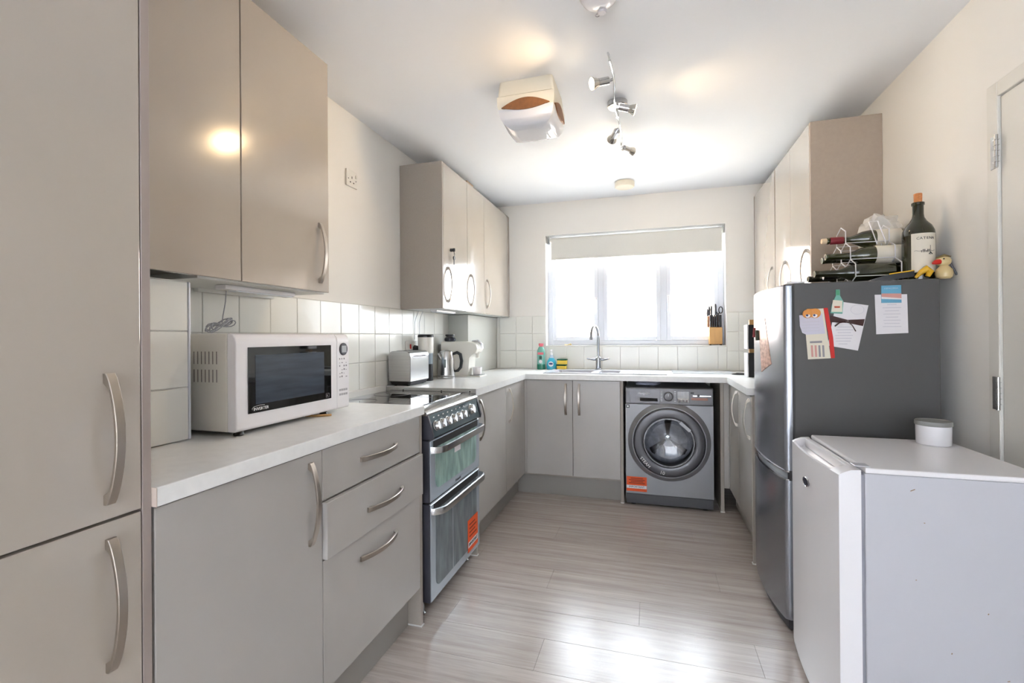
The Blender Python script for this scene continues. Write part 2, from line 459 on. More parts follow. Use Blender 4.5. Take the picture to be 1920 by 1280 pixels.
# tiles
tile_me = {}
def tile(face, a0, a1, z0, z1, d, parent):
    g = .0022; th = .0065
    a0 += g/2; a1 -= g/2; z0 += g/2; z1 -= g/2
    key = (face, round(a1-a0, 3), round(z1-z0, 3))
    if face == 'L': c = Vector((d+th/2, (a0+a1)/2, (z0+z1)/2))
    else: c = Vector(((a0+a1)/2, d-th/2, (z0+z1)/2))
    if key not in tile_me:
        b = bx(d, d+th, a0, a1, z0, z1, bev=.0018) if face == 'L' else bx(a0, a1, d-th, d, z0, z1, bev=.0018)
        o = link('tile', b, TILE, parent); tile_me[key] = o.data
    else:
        o = bpy.data.objects.new('tile', tile_me[key]); COL.objects.link(o); o.parent = parent
    j = Vector((0, random.uniform(0, .0006), 0)) if face == 'B' else Vector((random.uniform(-.0006, 0), 0, 0))
    o.location = c-origin(parent)+j
    if face == 'L': o.rotation_euler = (0, random.uniform(-.003, .003), random.uniform(-.004, .004))
    else: o.rotation_euler = (random.uniform(-.003, .003), 0, random.uniform(-.004, .004))
P_ = .1522
ZR = [.918, 1.0655, 1.2225, 1.379]
# left wall: backing grout and tiles
link('grout_bed', bx(XL, XL+.0035, 1.03, 3.334, .9175, 1.381), GROUT, wl_)
link('grout_bed', bx(XL, XL+.0035, 1.772, 2.396, .80, .9175), GROUT, wl_)
ys = [1.256+P_*k for k in range(-1, 14)]
for i in range(len(ys)-1):
    a0, a1 = ys[i], min(ys[i+1], 3.334)
    if a1-a0 < .02: continue
    for k in range(3): tile('L', a0, a1, ZR[k], ZR[k+1], XL, wl_)
    if 1.75 < a0 < 2.4: tile('L', a0, min(a1, 2.39), ZR[0]-.1, ZR[0], XL, wl_)
# back wall
xs = [-.238+P_*k for k in range(-8, 10)]
for i in range(len(xs)-1):
    a0, a1 = max(xs[i], -1.33), min(xs[i+1], XR)
    if a1-a0 < .02: continue
    for k, (z0, z1) in enumerate(((.918, 1.077), (1.077, 1.229), (1.229, 1.383))):
        if a1 <= WX0+.001 or a0 >= WX1-.001: tile('B', a0, a1, z0, z1, YB, wb_)
        elif a0 < WX0 < a1: tile('B', a0, WX0, z0, z1, YB, wb_)
        elif a0 < WX1 < a1: tile('B', WX1, a1, z0, z1, YB, wb_)
    if a1 > WX0 and a0 < WX1:
        aa, ab = max(a0, WX0), min(a1, WX1)
        if ab-aa > .01: tile('B', aa, ab, .918, WZ0-.004, YB, wb_)

# tiled pipe casing beside the tall cupboard
b = bx(XL, -1.2535, .663, 1.006, .918, 1.3635)
cas = struct('trim_3', b, WALL)
for a0, a1 in ((.70, .852), (.852, 1.005)):
    for k in range(3): tile('L', a0, a1, ZR[k], min(ZR[k+1], 1.362), -1.2535, cas)
link('tile_edge', bx(-1.258, -1.2465, 1.0055, 1.012, .918, 1.362, bev=.003, seg=2), UPVC, cas)
# corner casing at the back left
b = bx(XL, -1.333, 3.336, YB, .918, 1.372, bev=.001)
struct('trim_4', b, mat('casing_panel', (192, 193, 186), .25))
# upstand strip behind cooker
tag(link('upstand', bx(XL+.007, XL+.03, 1.772, 2.396, .885, .925, bev=.003), WHITEC), 'narrow white upstand strip along the wall behind the cooker hob', 'trim')

# door on the right
d_ = struct('door_1', bx(XR+.004, XR+.044, DY0+.014, DY1-.0145, .006, DZ-.0125, bev=.002), TRIMW)
b = bx(XR-.004, XR+.09, DY1-.012, DY1+.038, 0, DZ+.039, bev=.002).box(XR-.004, XR+.09, DY0-.038, DY0+.012, 0, DZ+.039, bev=.002)
b.box(XR-.004, XR+.09, DY0+.012, DY1-.012, DZ-.010, DZ+.039, bev=.002)
link('door_frame', b, TRIMW, d_)
for z in (1.742, .949):
    b = B(); b.cyl((XR-.008, DY1-.012, z), (XR-.008, DY1-.012, z+.108), .0055, seg=12)
    b.box(XR-.0062, XR-.0035, DY1-.012, DY1+.018, z, z+.108, bev=.0008)
    for q in range(5): b.box(XR-.0145, XR-.002, DY1-.0185, DY1-.0055, z+.018+q*.018, z+.0195+q*.018)
    link('hinge', b, STEEL, d_)
link('door_gap', bx(XR+.008, XR+.04, DY1-.0144, DY1-.0121, .006, DZ-.013), SEAM, d_)

# ================================================================ LEFT RUN
PL = -.917   # left door plane
t = thing('tall_cupboard', 'full-height greige cupboard with two bow-handled doors at the left edge of the photo', 'cupboard', (-1.2, .35, 0))
link('carcass', bx(XL+.001, PL-.0215, .045, .643, .15, 2.28), CARC, t)
link('end_panel', bx(XL+.001, PL, .6455, .6625, 0, 2.28, bev=.001), REDGRY, t)
front('L', PL, .047, .6435, .8835, 2.279, t, mt=DOORG, hd=(.588, .911, .588, 1.141))
front('L', PL, .047, .6435, .152, .8785, t, mt=DOORG, hd=(.590, .617, .590, .850))
link('kickboard', bx(-.99, -.975, .045, .645, 0, .149), PLINTH, t)

t = thing('base_cupboard', 'greige base cupboard with one wide door, between tall cupboard and drawer unit', 'cupboard', (-1.2, .9, 0))
link('carcass', bx(XL+.001, PL-.0215, .666, 1.146, .15, .8785), CARC, t)
front('L', PL, .668, 1.1465, .165, .8745, t, hd=(1.096, .619, 1.096, .851))
t = thing('drawer_unit', 'greige three-drawer unit whose middle drawer stands slightly open beside the cooker', 'drawers', (-1.2, 1.45, 0))
link('carcass', bx(XL+.001, PL-.0215, 1.1475, 1.747, .15, .8785), CARC, t)
front('L', PL, 1.149, 1.7455, .7255, .8745, t, 'drawer', hd=(1.332, .80, 1.558, .80))
front('L', PL+.015, 1.149, 1.7455, .5545, .7205, t, 'drawer', hd=(1.348, .630, 1.575, .633))
front('L', PL, 1.149, 1.7455, .165, .5495, t, 'drawer', hd=(1.328, .474, 1.553, .476))
b = bx(XL+.001, PL, 1.7495, 1.7675, .004, .8785, bev=.001)
link('end_panel', b, CARC, t)
link('floor_trim', bx(-1.1, PL+.004, 1.746, 1.771, 0, .006, bev=.001), WHITEC, t, label='small white foot strip')
tag(link('plinth', bx(-.99, -.975, .665, 1.745, 0, .149, bev=.001), PLINTH), 'greige kickboard under the drawer unit and wide base door', 'kickboard')

wt = thing('worktop', 'white speckled worktop carrying the microwave, left of the cooker', 'worktop', (-1.2, 1.2, .879))
link('slab', bx(XL+.001, -.905, .6635, 1.769, .8795, .917, bev=.002, seg=2), WORK, wt)
link('end_strip', bx(-.9175, -.9046, .6625, .6638, .8795, .9165), WEDGE, wt, label='pinkish beige edging on the worktop end')

# far left base units
t = thing('base_cupboard', 'greige double-door base cupboard on the left, beyond the cooker', 'cupboard', (-1.2, 2.9, 0))
link('carcass', bx(XL+.001, PL-.0215, 2.4195, 3.436, .15, .8785), CARC, t)
link('end_panel', bx(XL+.001, PL, 2.400, 2.418, .004, .8785, bev=.001), CARC, t)
link('floor_trim', bx(-1.1, PL+.004, 2.397, 2.421, 0, .006, bev=.001), WHITEC, t)
front('L', PL, 2.4195, 2.955, .165, .8745, t, hd=(2.462, .62, 2.462, .85))
front('L', PL, 2.958, 3.397, .165, .8745, t, hd=(3.03, .62, 3.03, .853))
link('corner_post', bx(PL-.02, PL, 3.399, 3.4395, .165, .8745), DOORS, t)
tag(link('plinth', bx(-1.005, -.99, 2.42, 3.51, 0, .149, bev=.001), PLINTH), 'greige kickboard under the far left double-door cupboard', 'kickboard')

# ---- U-shaped worktop with sink cut-outs
wt = thing('worktop', 'white worktop running round the window end from toaster to tall fridge', 'worktop', (-.2, 3.7, .879))
z0, z1 = .8795, .917
B1 = (-.735, -.425, 3.565, 3.865); B2 = (-.378, -.217, 3.60, 3.83)
b = B()
b.box(XL+.001, -.905, 2.399, YB-.001, z0, z1)
b.box(.497, XR-.001, 2.742, YB-.001, z0, z1)
b.box(-.905, .497, 3.42, B1[2], z0, z1); b.box(-.905, .497, B1[3], YB-.001, z0, z1)
b.box(-.905, B1[0], B1[2], B1[3], z0, z1); b.box(B1[1], B2[0], B1[2], B1[3], z0, z1); b.box(B2[1], .497, B1[2], B1[3], z0, z1)
b.box(B2[0], B2[1], B1[2], B2[2], z0, z1); b.box(B2[0], B2[1], B2[3], B1[3], z0, z1)
bmesh.ops.remove_doubles(b.bm, verts=b.bm.verts, dist=.0002)
link('slab', b, WORK, wt)
b = bx(-1.47, -.915, 2.396, 2.3992, z0+.001, z1-.001)
jt = link('joint_strip', b, STEEL, wt, label='metal joint strip with screws facing the hob')
for yy in (-1.36, -1.12, -.95):
    link('screw', B().lathe((yy, 2.396, .90), [(.004, 0), (.004, -.0012), (0, -.0015)], 'y', 10), SEAM, jt)

# sink
t = thing('sink', 'white inset one-and-a-half bowl sink with drainer under the window', 'sink', (-.4, 3.72, .917))
b = B()
zr = .9235
b.box(-.79, .12, 3.515, B1[2]+.004, z1, zr, bev=.003); b.box(-.79, .12, B1[3]-.004, 3.955, z1, zr, bev=.003)
b.box(-.79, B1[0]+.004, B1[2]+.004, B1[3]-.004, z1, zr); b.box(B1[1]-.004, B2[0]+.004, B1[2]+.004, B1[3]-.004, z1, zr)
b.box(B2[1]-.004, .12, B1[2]+.004, B1[3]-.004, z1, zr)
b.box(B2[0]+.004, B2[1]-.004, B1[2]+.004, B2[2]+.004, z1, zr); b.box(B2[0]+.004, B2[1]-.004, B2[3]-.004, B1[3]-.004, z1, zr)
link('rim', b, WHITEA, t)
for (xa, xb, ya, yb), dp in ((B1, .17), (B2, .10)):
    xa += .003; xb -= .003; ya += .003; yb -= .003
    def rr(x0, x1, y0, y1, r, z, n=5):
        pts = []
        for cx_, cy_, a0 in ((x1-r, y1-r, 0), (x0+r, y1-r, pi/2), (x0+r, y0+r, pi), (x1-r, y0+r, 3*pi/2)):
            for k in range(n+1):
                a = a0+pi/2*k/n; pts.append(Vector((cx_+r*cos(a), cy_+r*sin(a), z)))
        return pts
    rings = [rr(xa, xb, ya, yb, .03, zr-.001), rr(xa+.006, xb-.006, ya+.006, yb-.006, .035, zr-.03), rr(xa+.015, xb-.015, ya+.015, yb-.015, .04, zr-dp+.02), rr(xa+.04, xb-.04, ya+.04, yb-.04, .04, zr-dp)]
    rings2 = [rings[0], rings[1], rings[2], rings[3]]
    bb = B(); bb.loft(rings2, caps=False); bb._merge(rings[3], [list(range(len(rings[3])))])
    link('bowl', bb, WHITEA, t)
for k in range(6):
    link('drainer_rib', bx(-.16+k*.04, -.152+k*.04, 3.58, 3.86, zr, zr+.003, bev=.001), WHITEA, t)

t = thing('mixer_tap', 'chrome swan-neck mixer tap with two side levers behind the sink', 'tap', (-.408, 3.915, zr))
b = B(); b.lathe((-.408, 3.915, zr), [(.026, 0), (.026, .006), (.021, .012), (.021, .075), (.023, .078), (.023, .098), (.015, .106), (.011, .112)], seg=24)
link('body', b, TAPM, t)
pts = [(-.408, 3.915, 1.03), (-.408, 3.915, 1.20)]
for k in range(1, 15):
    a = pi*k/14; pts.append((-.408-.0215*(1-cos(a)), 3.915-.062*(1-cos(a)), 1.20+.085*sin(a)))
pts.append((-.451-.002, 3.79, 1.172))
link('spout', B().tube(pts, [.0105]*(len(pts)-2)+[.012, .012], 16), TAPM, t)
for sx_ in (-1, 1):
    b = B(); b.cyl((-.408+sx_*.018, 3.915, 1.008), (-.408+sx_*.045, 3.915, 1.008), .010, seg=14)
    b.tube([(-.408+sx_*.045, 3.915, 1.008), (-.408+sx_*.062, 3.905, 1.010), (-.408+sx_*.09, 3.885, 1.016)], [.009, .007, .0055], 12)
    link('lever', b, TAPM, t)

# ================================================================ WALL CUPBOARDS LEFT
PU = -1.21
t = thing('wall_cupboard', 'glossy beige double-door wall cupboard above the microwave', 'cupboard', (-1.35, 1.15, 1.38))
b = bx(XL+.001, PU-.0215, .70, 1.562, 1.392, 2.28)
link('carcass', b, CARC, t)
link('underside_panel', bx(XL+.008, PU-.022, 1.02, 1.56, 1.374, 1.3915, bev=.001), WHITEC, t)
front('L', PU, .702, 1.148, 1.379, 2.279, t, mt=DOORG)
front('L', PU, 1.152, 1.5605, 1.379, 2.279, t, mt=DOORG, hd=(1.507, 1.411, 1.507, 1.641))
link('light_pelmet', bx(XL+.012, XL+.03, 1.22, 1.556, 1.362, 1.374), WHITEC, t)
t = thing('strip_light', 'slim white under-cupboard strip light above the microwave', 'light', (-1.3, 1.32, 1.37))
link('housing', bx(-1.335, -1.29, 1.165, 1.47, 1.359, 1.3738, bev=.003, seg=2), WHITEP, t)
link('diffuser', bx(-1.33, -1.295, 1.21, 1.462, 1.355, 1.3595, bev=.002, seg=2), LEDS, t)
pts = [(-1.42, 1.285, 1.374), (-1.418, 1.28, 1.33), (-1.41, 1.262, 1.28), (-1.40, 1.25, 1.256)]
for k in range(90):
    a = 2*pi*k/18; q = k/90
    pts.append((-1.395+.012*sin(a*1.3)+.006*sin(q*9), 1.235+.052*sin(a+.2)*(1-.25*q), 1.243+.011*sin(2*a+.5)+.010*q+.28*.052*sin(a+.2)))
tag(link('lamp_cable', B().tube(pts, .0019, 6), mat('pale_cable', (176, 178, 184), .5)), 'pale grey lamp flex hanging coiled above the microwave', 'cable')

t = thing('wall_cupboard', 'glossy greige wall cupboard with keys hanging in its lock, above the toaster', 'cupboard', (-1.35, 2.99, 1.38))
link('carcass', bx(XL+.001, PU-.0215, 2.632, 3.3675, 1.392, 2.28), CARC, t)
link('end_panel', bx(XL+.001, PU, 2.614, 2.631, 1.379, 2.28, bev=.0012), CARC, t)
link('underside_panel', bx(XL+.008, PU-.022, 2.633, 3.366, 1.378, 1.3915), WHITEC, t)
d1 = front('L', PU, 2.6325, 3.0215, 1.379, 2.279, t, mt=DOORG, hd=(2.695, 1.418, 2.695, 1.643))
front('L', PU, 3.0255, 3.366, 1.379, 2.279, t, mt=DOORG, hd=(3.087, 1.419, 3.087, 1.646))
b = B().lathe((PU, 2.742, 1.755), [(.011, 0), (.011, .006), (.009, .010), (0, .010)], 'x', 20)
link('lock', b, BLACK, d1)
b = bx(PU+.010, PU+.030, 2.738, 2.746, 1.744, 1.766, bev=.003); b.tube([(PU+.02, 2.745, 1.744), (PU+.024, 2.752, 1.728), (PU+.02, 2.756, 1.716), (PU+.018, 2.752, 1.728), (PU+.02, 2.745, 1.744)], .0012, 6)
b.lathe((PU+.014, 2.756, 1.706), [(.0, 0), (.013, .0), (.013, .006), (0, .006)], 'x', 18); b.box(PU+.014, PU+.018, 2.753, 2.759, 1.665, 1.695)
link('key', b, BLACK, d1)
t = thing('wall_cupboard', 'greige single-door wall cupboard in the left window corner', 'cupboard', (-1.35, 3.69, 1.38))
link('carcass', bx(XL+.001, PU-.0215, 3.3685, YB-.001, 1.392, 2.28), CARC, t)
link('underside_panel', bx(XL+.008, PU-.022, 3.37, YB-.01, 1.378, 1.3915), WHITEC, t)
front('L', PU, 3.3695, 3.988, 1.379, 2.279, t, mt=DOORG, hd=(3.427, 1.423, 3.427, 1.647))
link('filler', bx(PU-.019, PU-.001, 3.990, YB-.001, 1.379, 2.279), CARC, t)
t = thing('strip_light', 'slim white under-cupboard strip light above the kettle and toaster', 'light', (-1.3, 2.9, 1.37))
link('housing', bx(-1.335, -1.29, 2.70, 3.0, 1.365, 1.3778, bev=.003, seg=2), WHITEP, t)
link('diffuser', bx(-1.33, -1.295, 2.71, 2.99, 1.361, 1.3655, bev=.002), LEDS, t)
for k, (ya, yb) in enumerate(((2.80, 2.775), (2.86, 2.84))):
    b = B().tube([(-1.47, ya, 1.378), (-1.482, ya-.01, 1.34), (-1.486, yb, 1.30), (-1.488, yb+.005, 1.24), (-1.488, yb, 1.19)], .0018, 6)
    tag(link('light_lead', b, mat('clear_cable', (196, 200, 204), .4)), ('left', 'right')[k]+' one of two thin pale leads hanging down the tiles above the grinder', 'cable', 'leads of the strip light above the kettle')
b = bx(-1.38, -1.25, 3.13, 3.25, 2.2815, 2.328, bev=.001)
tag(link('cardboard_box', b, mat('brown_card', (150, 124, 100), .8)), 'low brown box lying on top of the left wall cupboards', 'box')
# packers/top rail on the cupboards
tag(link('cover_board', bx(-1.40, -1.275, 3.27, 3.98, 2.2815, 2.325, bev=.001), WHITEC), 'long white board lying on top of the left corner cupboard', 'board')

# ================================================================ COOKER
CY0, CY1 = 1.792, 2.385
t = thing('cooker', 'freestanding silver electric cooker with double oven and black glass hob', 'cooker', (-1.18, 2.09, 0))
link('body', bx(-1.465, -.945, CY0, CY1, .055, .872, bev=.002), OVSIDE, t)
hob = link('hob_frame', bx(-1.468, -.972, CY0-.004, CY1+.004, .872, .8925, bev=.003, seg=2), STEEL, t)
hg = link('hob_glass', bx(-1.455, -.985, CY0+.008, CY1-.008, .8925, .8965, bev=.0012), BLACKG, t)
for cx_, cy_, r in ((-1.335, 1.95, .075), (-1.335, 2.235, .095), (-1.10, 1.95, .095), (-1.10, 2.235, .075)):
    b = B(); b.tube([(cx_+r*cos(a*pi/24), cy_+r*sin(a*pi/24), .8967) for a in range(48)], .0009, 4, closed=True)
    link('heating_zone', b, INK, hg)
# rounded steel front lip
prof = [(-.972, .893), (-.945, .893), (-.925, .890), (-.910, .884), (-.903, .876), (-.903, .868), (-.972, .868)]
link('front_lip', B().prism(prof, 'y', CY0-.004, CY1+.004), STEEL, t)
prof = [(-.945, .868), (-.904, .868), (-.896, .83), (-.884, .785), (-.884, .772), (-.945, .772)]
cp = link('control_panel', B().prism(prof, 'y', CY0+.012, CY1-.012), mat('control_fascia', (96, 112, 118), .12, .3), t)
for ya, yb in ((CY0, CY0+.0115), (CY1-.0115, CY1)):
    prof2 = [(-.946, .869), (-.902, .869), (-.890, .83), (-.877, .785), (-.880, .766), (-.946, .766)]
    link('panel_cheek', B().prism(prof2, 'y', ya, yb, bev=.002), OVSIDE, cp)
# fascia slope direction
sl = Vector((-.884+.904, 0, .785-.868)).normalized(); nrm = Vector((-sl.z, 0, sl.x)).normalized()
if nrm.x < 0: nrm = -nrm
def knob(y, r, zc, name='knob'):
    tt = (.868-zc)/(.868-.785); base = Vector((-.904+.02*tt, y, zc))
    u = Vector((0, 1, 0)); w = nrm.cross(u)
    rings = []
    for rr_, h in ((r*1.12, 0), (r*1.12, .004), (r, .006), (r*.96, .020), (r*.86, .024)):
        rings.append([base+nrm*h+(u*cos(2*pi*k/24)+w*sin(2*pi*k/24))*rr_ for k in range(24)])
    b = B().loft(rings)
    o = link(name, b, STEEL, cp)
    gb = B(); c0 = base+nrm*.0245
    pts = []
    for s1, s2, h in ((-1, -1, 0), (1, -1, 0), (1, 1, 0), (-1, 1, 0), (-1, -1, 1), (1, -1, 1), (1, 1, 1), (-1, 1, 1)):
        pts.append(c0+u*(.004*s1)+w*(r*.8*s2)+nrm*(.009*h-.001))
    gb._merge(pts, [[0, 1, 2, 3], [4, 5, 6, 7], [0, 1, 5, 4], [1, 2, 6, 5], [2, 3, 7, 6], [3, 0, 4, 7]])
    link('grip', gb, CHROME, o)
for k in range(6): knob(1.842+k*.0615, .0195, .818)
knob(2.262, .025, .826)
for k in range(8):
    link('symbol', bx(-.8985, -.8975, 1.835+k*.048, 1.847+k*.048, .853, .858), WINK, cp)
def oven_door(z0, z1, glass, hz, nm):
    o = link('oven_door', bx(-.943, -.897, CY0, CY1, z0, z1, bev=.003), OVSIDE, t)
    link('door_face', bx(-.897, -.893, CY0+.004, CY1-.004, z0+.003, z1-.003, bev=.0015), OVFR, o)
    # rounded glass
    pts = []; ya, yb, za, zb, r = CY0+.05, CY1-.05, z0+.045, z1-.03, .04
    for cy_, cz_, a0 in ((yb-r, zb-r*.4, 0), (ya+r, zb-r*.4, pi/2), (ya+r, za+r, pi), (yb-r, za+r, 3*pi/2)):
        rz = r*.4 if cz_ > (za+zb)/2 else r
        for k in range(6):
            a = a0+pi/2*k/5; pts.append((cy_+r*cos(a), cz_+rz*sin(a)))
    link('window', B().prism(pts, 'x', -.893, -.8915), glass, o)
    # wrap-around handle
    ym0, ym1 = CY0+.008, CY1-.008; pts = []
    for k in range(7):
        a = pi/2*k/6; pts.append((-.893+.048*sin(a), ym0+.07*(1-cos(a)) if k else ym0))
    outl = pts+[(p[0], ym0+ym1-p[1]) for p in pts[::-1]]
    b = B(); rings = []
    for i, p in enumerate(outl):
        q = outl[min(i+1, len(outl)-1)]; pr_ = outl[max(i-1, 0)]
        d = Vector((q[0]-pr_[0], q[1]-pr_[1], 0)).normalized(); n = Vector((d.y, -d.x, 0))
        c = Vector((p[0], p[1], hz)); rings.append([c-n*.004+Vector((0, 0, -.0145)), c+n*.004+Vector((0, 0, -.0135)), c+n*.0055, c+n*.004+Vector((0, 0, .0135)), c-n*.004+Vector((0, 0, .0145))])
    link('handle', b.loft(rings), STEEL, o)
    link('recess', bx(-.8915, -.8905, CY0+.03, CY1-.03, z1-.036, z1-.006), SEAM, o)
    return o
od1 = oven_door(.498, .762, OVGL, .722, 'upper')
link('care_label', bx(-.8905, -.889, 2.045, 2.115, .655, .712), PAPER, od1, label='small white sticker')
text('Hotpoint', .018, (-.8912, 2.09, .519), (0, 1, 0), (0, 0, 1), DINK, od1)
od2 = oven_door(.075, .492, OVGL2, .462, 'lower')
link('reflection_bar', bx(-.8913, -.8907, 2.02, 2.026, .12, .42), OVFR, od2)
st = link('warning_sticker', bx(-.8905, -.8895, 2.205, 2.345, .105, .268), ORANGE, od2, label='orange and white warning sticker')
link('sticker_band', bx(-.8894, -.889, 2.208, 2.342, .128, .156), PAPER, st)
tx = text('IMPORTANT', .021, (-.8886, 2.275, .142), (0, 1, 0), (0, 0, 1), DINK, st)
for k in range(4): link('print_line', bx(-.8894, -.889, 2.225, 2.325-.02*(k % 2), .178+k*.02, .185+k*.02), mat('sticker_print%d' % k, (120, 40, 20), .6), st)
for ya in (CY0+.03, CY1-.06):
    for xa in (-.96, -1.42):
        link('foot', B().lathe((xa, ya+.015, .0), [(.017, 0), (.019, .006), (.011, .012), (.011, .056)], seg=16), STEEL, t)

# ================================================================ MICROWAVE
t = thing('microwave', 'white microwave oven with black glass door on the left worktop', 'microwave', (-1.3, 1.31, .917))
t.rotation_euler = (0, 0, 0)
MY0, MY1, MZ0, MZ1 = 1.057, 1.578, .9305, 1.216
link('body', bx(-1.475, -1.169, MY0, MY1, MZ0, MZ1, bev=.004, seg=2), MWSIDE, t)
# front fascia with rounded top edge
prof = [(-1.1685, MZ0), (-1.142, MZ0), (-1.136, MZ0+.006), (-1.136, MZ1-.03), (-1.139, MZ1-.013), (-1.147, MZ1-.003), (-1.158, MZ1), (-1.1685, MZ1)]
fr = link('front_fascia', B().prism(prof, 'y', MY0+.001, 1.508, bev=.003), WHITEP, t)
cpn = link('control_panel', B().prism(prof, 'y', 1.5095, MY1+.004, bev=.003), WHITEP, t)
dg = link('door_glass', bx(-1.1365, -1.1335, 1.098, 1.472, .978, 1.175, bev=.001), BLACKG, fr)
link('mesh_window', bx(-1.1334, -1.1325, 1.124, 1.432, 1.003, 1.151, bev=.0004), MWIN, dg)
text('INVERTER', .013, (-1.1328, 1.145, .989), (0, 1, 0), (0, 0, 1), WINK, dg)
b = B().tube([(-1.1328, 1.112, .988), (-1.1328, 1.111, .992), (-1.1328, 1.117, .997), (-1.1328, 1.14, .9995), (-1.1328, 1.158, .9985)], .0006, 5)
link('logo_swoosh', b, WINK, dg)
b = B()
for (ya, za, yb, zb) in ((1.441, .984, 1.459, .985), (1.441, .998, 1.459, .999), (1.441, .984, 1.442, .998), (1.458, .984, 1.459, .998)):
    b.box(-1.1334, -1.1328, ya, yb+.0, za, zb)
b.box(-1.1334, -1.1328, 1.446, 1.450, .988, .994)
link('corner_mark', b, INK, dg)
b = B().lathe((-1.1375, 1.546, 1.158), [(.024, 0), (.024, .004), (.021, .006), (0, .006)], 'x', 28)
ds = link('display_ring', b, DGREY, cpn)
link('display', bx(-1.1325, -1.131, 1.532, 1.560, 1.145, 1.171, bev=.0004), mat('lcd', (168, 172, 176), .3), ds)
random.seed(3)
for r_ in range(6):
    for c_ in range(4):
        yy = 1.522+c_*.013; zz = 1.118-r_*.0135
        if (r_+c_) % 4 == 3: continue
        link('key_print', bx(-1.136, -1.1354, yy, yy+random.uniform(.004, .009), zz, zz+random.choice((.002, .003, .006))), INK, cpn)
for r_ in range(2):
    for c_ in range(4):
        link('key_print', bx(-1.136, -1.1354, 1.521+c_*.013, 1.531+c_*.013, .998-r_*.017, 1.006-r_*.017), mat('key%d%d' % (r_, c_), (170, 168, 172), .5), cpn)
b = B()
for k in range(7):
    for z in (1.127, 1.074):
        x = -1.292+k*.0142; b.box(x, x+.003, MY0-.0006, MY0+.0005, z, z+.037)
link('vent_slots', b, mat('slot_shadow', (128, 124, 118), .8), t)
for yy in (MY0+.03, MY1-.12):
    for xx in (-1.158, -1.44):
        link('foot', B().lathe((xx, yy, .917), [(.013, 0), (.015, .004), (.011, .0135)], seg=16), BLACK, t)
tag(link('wooden_utensil', B().tube([(-1.19, 1.40, .921), (-1.13, 1.43, .921), (-1.115, 1.447, .921)], [.003, .0045, .0035], 8), WOOD), 'little wooden stick poking out from under the microwave', 'utensil')

# ================================================================ TOASTER, BLENDER, KETTLE, COFFEE MACHINE
def rrect(x0, x1, y0, y1, r, z, n=5):
    pts = []
    for cx_, cy_, a0 in ((x1-r, y1-r, 0), (x0+r, y1-r, pi/2), (x0+r, y0+r, pi), (x1-r, y0+r, 3*pi/2)):
        for k in range(n+1):
            a = a0+pi/2*k/n; pts.append(Vector((cx_+r*cos(a), cy_+r*sin(a), z)))
    return pts
t = thing('toaster', 'brushed steel two-slot toaster on a black base', 'toaster', (-1.405, 2.545, .917))
x0, x1, y0, y1 = -1.477, -1.333, 2.432, 2.668
prof = []
for cx_, cz_, a0, r in ((x1-.03, 1.122-.03, 0, .03), (x0+.03, 1.122-.03, pi/2, .03)):
    for k in range(7):
        a = a0+pi/2*k/6; prof.append((cx_+r*cos(a), cz_+r*sin(a)))
prof = prof+[(x0, .943), (x1, .943)]
link('casing', B().prism(prof, 'y', y0, y1, bev=.004), STEEL, t)
link('base', B().loft([rrect(x0+.012, x1-.012, y0+.01, y1-.01, .012, .922), rrect(x0+.002, x1-.002, y0+.002, y1-.002, .014, .944)]), BLACK, t)
for yy in (y0+.03, y1-.03):
    for xx in (x0+.03, x1-.03): link('foot', B().lathe((xx, yy, .917), [(.008, 0), (.008, .006)], seg=12), BLACK, t)
for xa in (-1.44, -1.395): link('slot', bx(xa, xa+.024, y0+.03, y1-.03, 1.1205, 1.1228), SEAM, t)
link('front_slot', bx(x1-.0005, x1+.0008, y0+.035, y1-.03, 1.076, 1.082), WHITEP, t, label='bright horizontal groove')
link('lettering', bx(x1-.0005, x1+.0006, y0+.04, y1-.045, 1.088, 1.096), INK, t)

t = thing('coffee_grinder', 'cream electric grinder with black lid and dark base between toaster and kettle', 'grinder', (-1.415, 2.79, .917))
c = (-1.415, 2.79, .917)
link('base', B().lathe(c, [(.045, 0), (.047, .004), (.046, .11)], seg=28), BLACK, t)
link('clear_band', B().lathe((c[0], c[1], .917+.11), [(.046, 0), (.046, .07)], seg=28), mat('smoked_plastic', (150, 162, 172), .1), t)
link('housing', B().lathe((c[0], c[1], .917+.18), [(.046, 0), (.050, .01), (.051, .105)], seg=28), CREAMP, t)
link('lid', B().lathe((c[0], c[1], .917+.285), [(.052, 0), (.052, .012), (.047, .018), (0, .018)], seg=28), BLACK, t)

t = thing('kettle', 'brushed steel jug kettle with black handle', 'kettle', (-1.353, 2.975, .917))
c = (-1.353, 2.975, .917)
link('base', B().lathe(c, [(.062, 0), (.064, .004), (.064, .014), (.058, .018)], seg=36), STEEL, t)
link('body', B().lathe((c[0], c[1], .935), [(.060, 0), (.061, .006), (.060, .05), (.056, .11), (.051, .145), (.047, .158)], seg=40), STEEL, t)
link('lid', B().lathe((c[0], c[1], .935+.158), [(.048, 0), (.046, .008), (.03, .016), (0, .019)], seg=36), STEEL, t)
hd = Vector((cos(radians(20)), sin(radians(20)), 0))
hp = [Vector(c)+hd*r+Vector((0, 0, h)) for r, h in ((.048, .168), (.075, .178), (.098, .165), (.106, .12), (.100, .075), (.080, .052), (.059, .048))]
link('handle', B().tube(hp, [.009, .011, .012, .0115, .011, .010, .008], 14), BLACK, t)
sd = Vector((-cos(radians(20)), -sin(radians(20)), 0))
b = B(); p0 = Vector(c)+Vector((-.02, -.043, .155)); b.tube([p0+Vector((0, .01, -.02)), p0+Vector((-.006, -.006, 0)), p0+Vector((-.012, -.018, .015))], [.018, .014, .009], 12)
link('spout', b, STEEL, t)
dirw = Vector((.25, -.97, 0)).normalized(); tw = Vector((-dirw.y, dirw.x, 0))
g = B(); pts = []
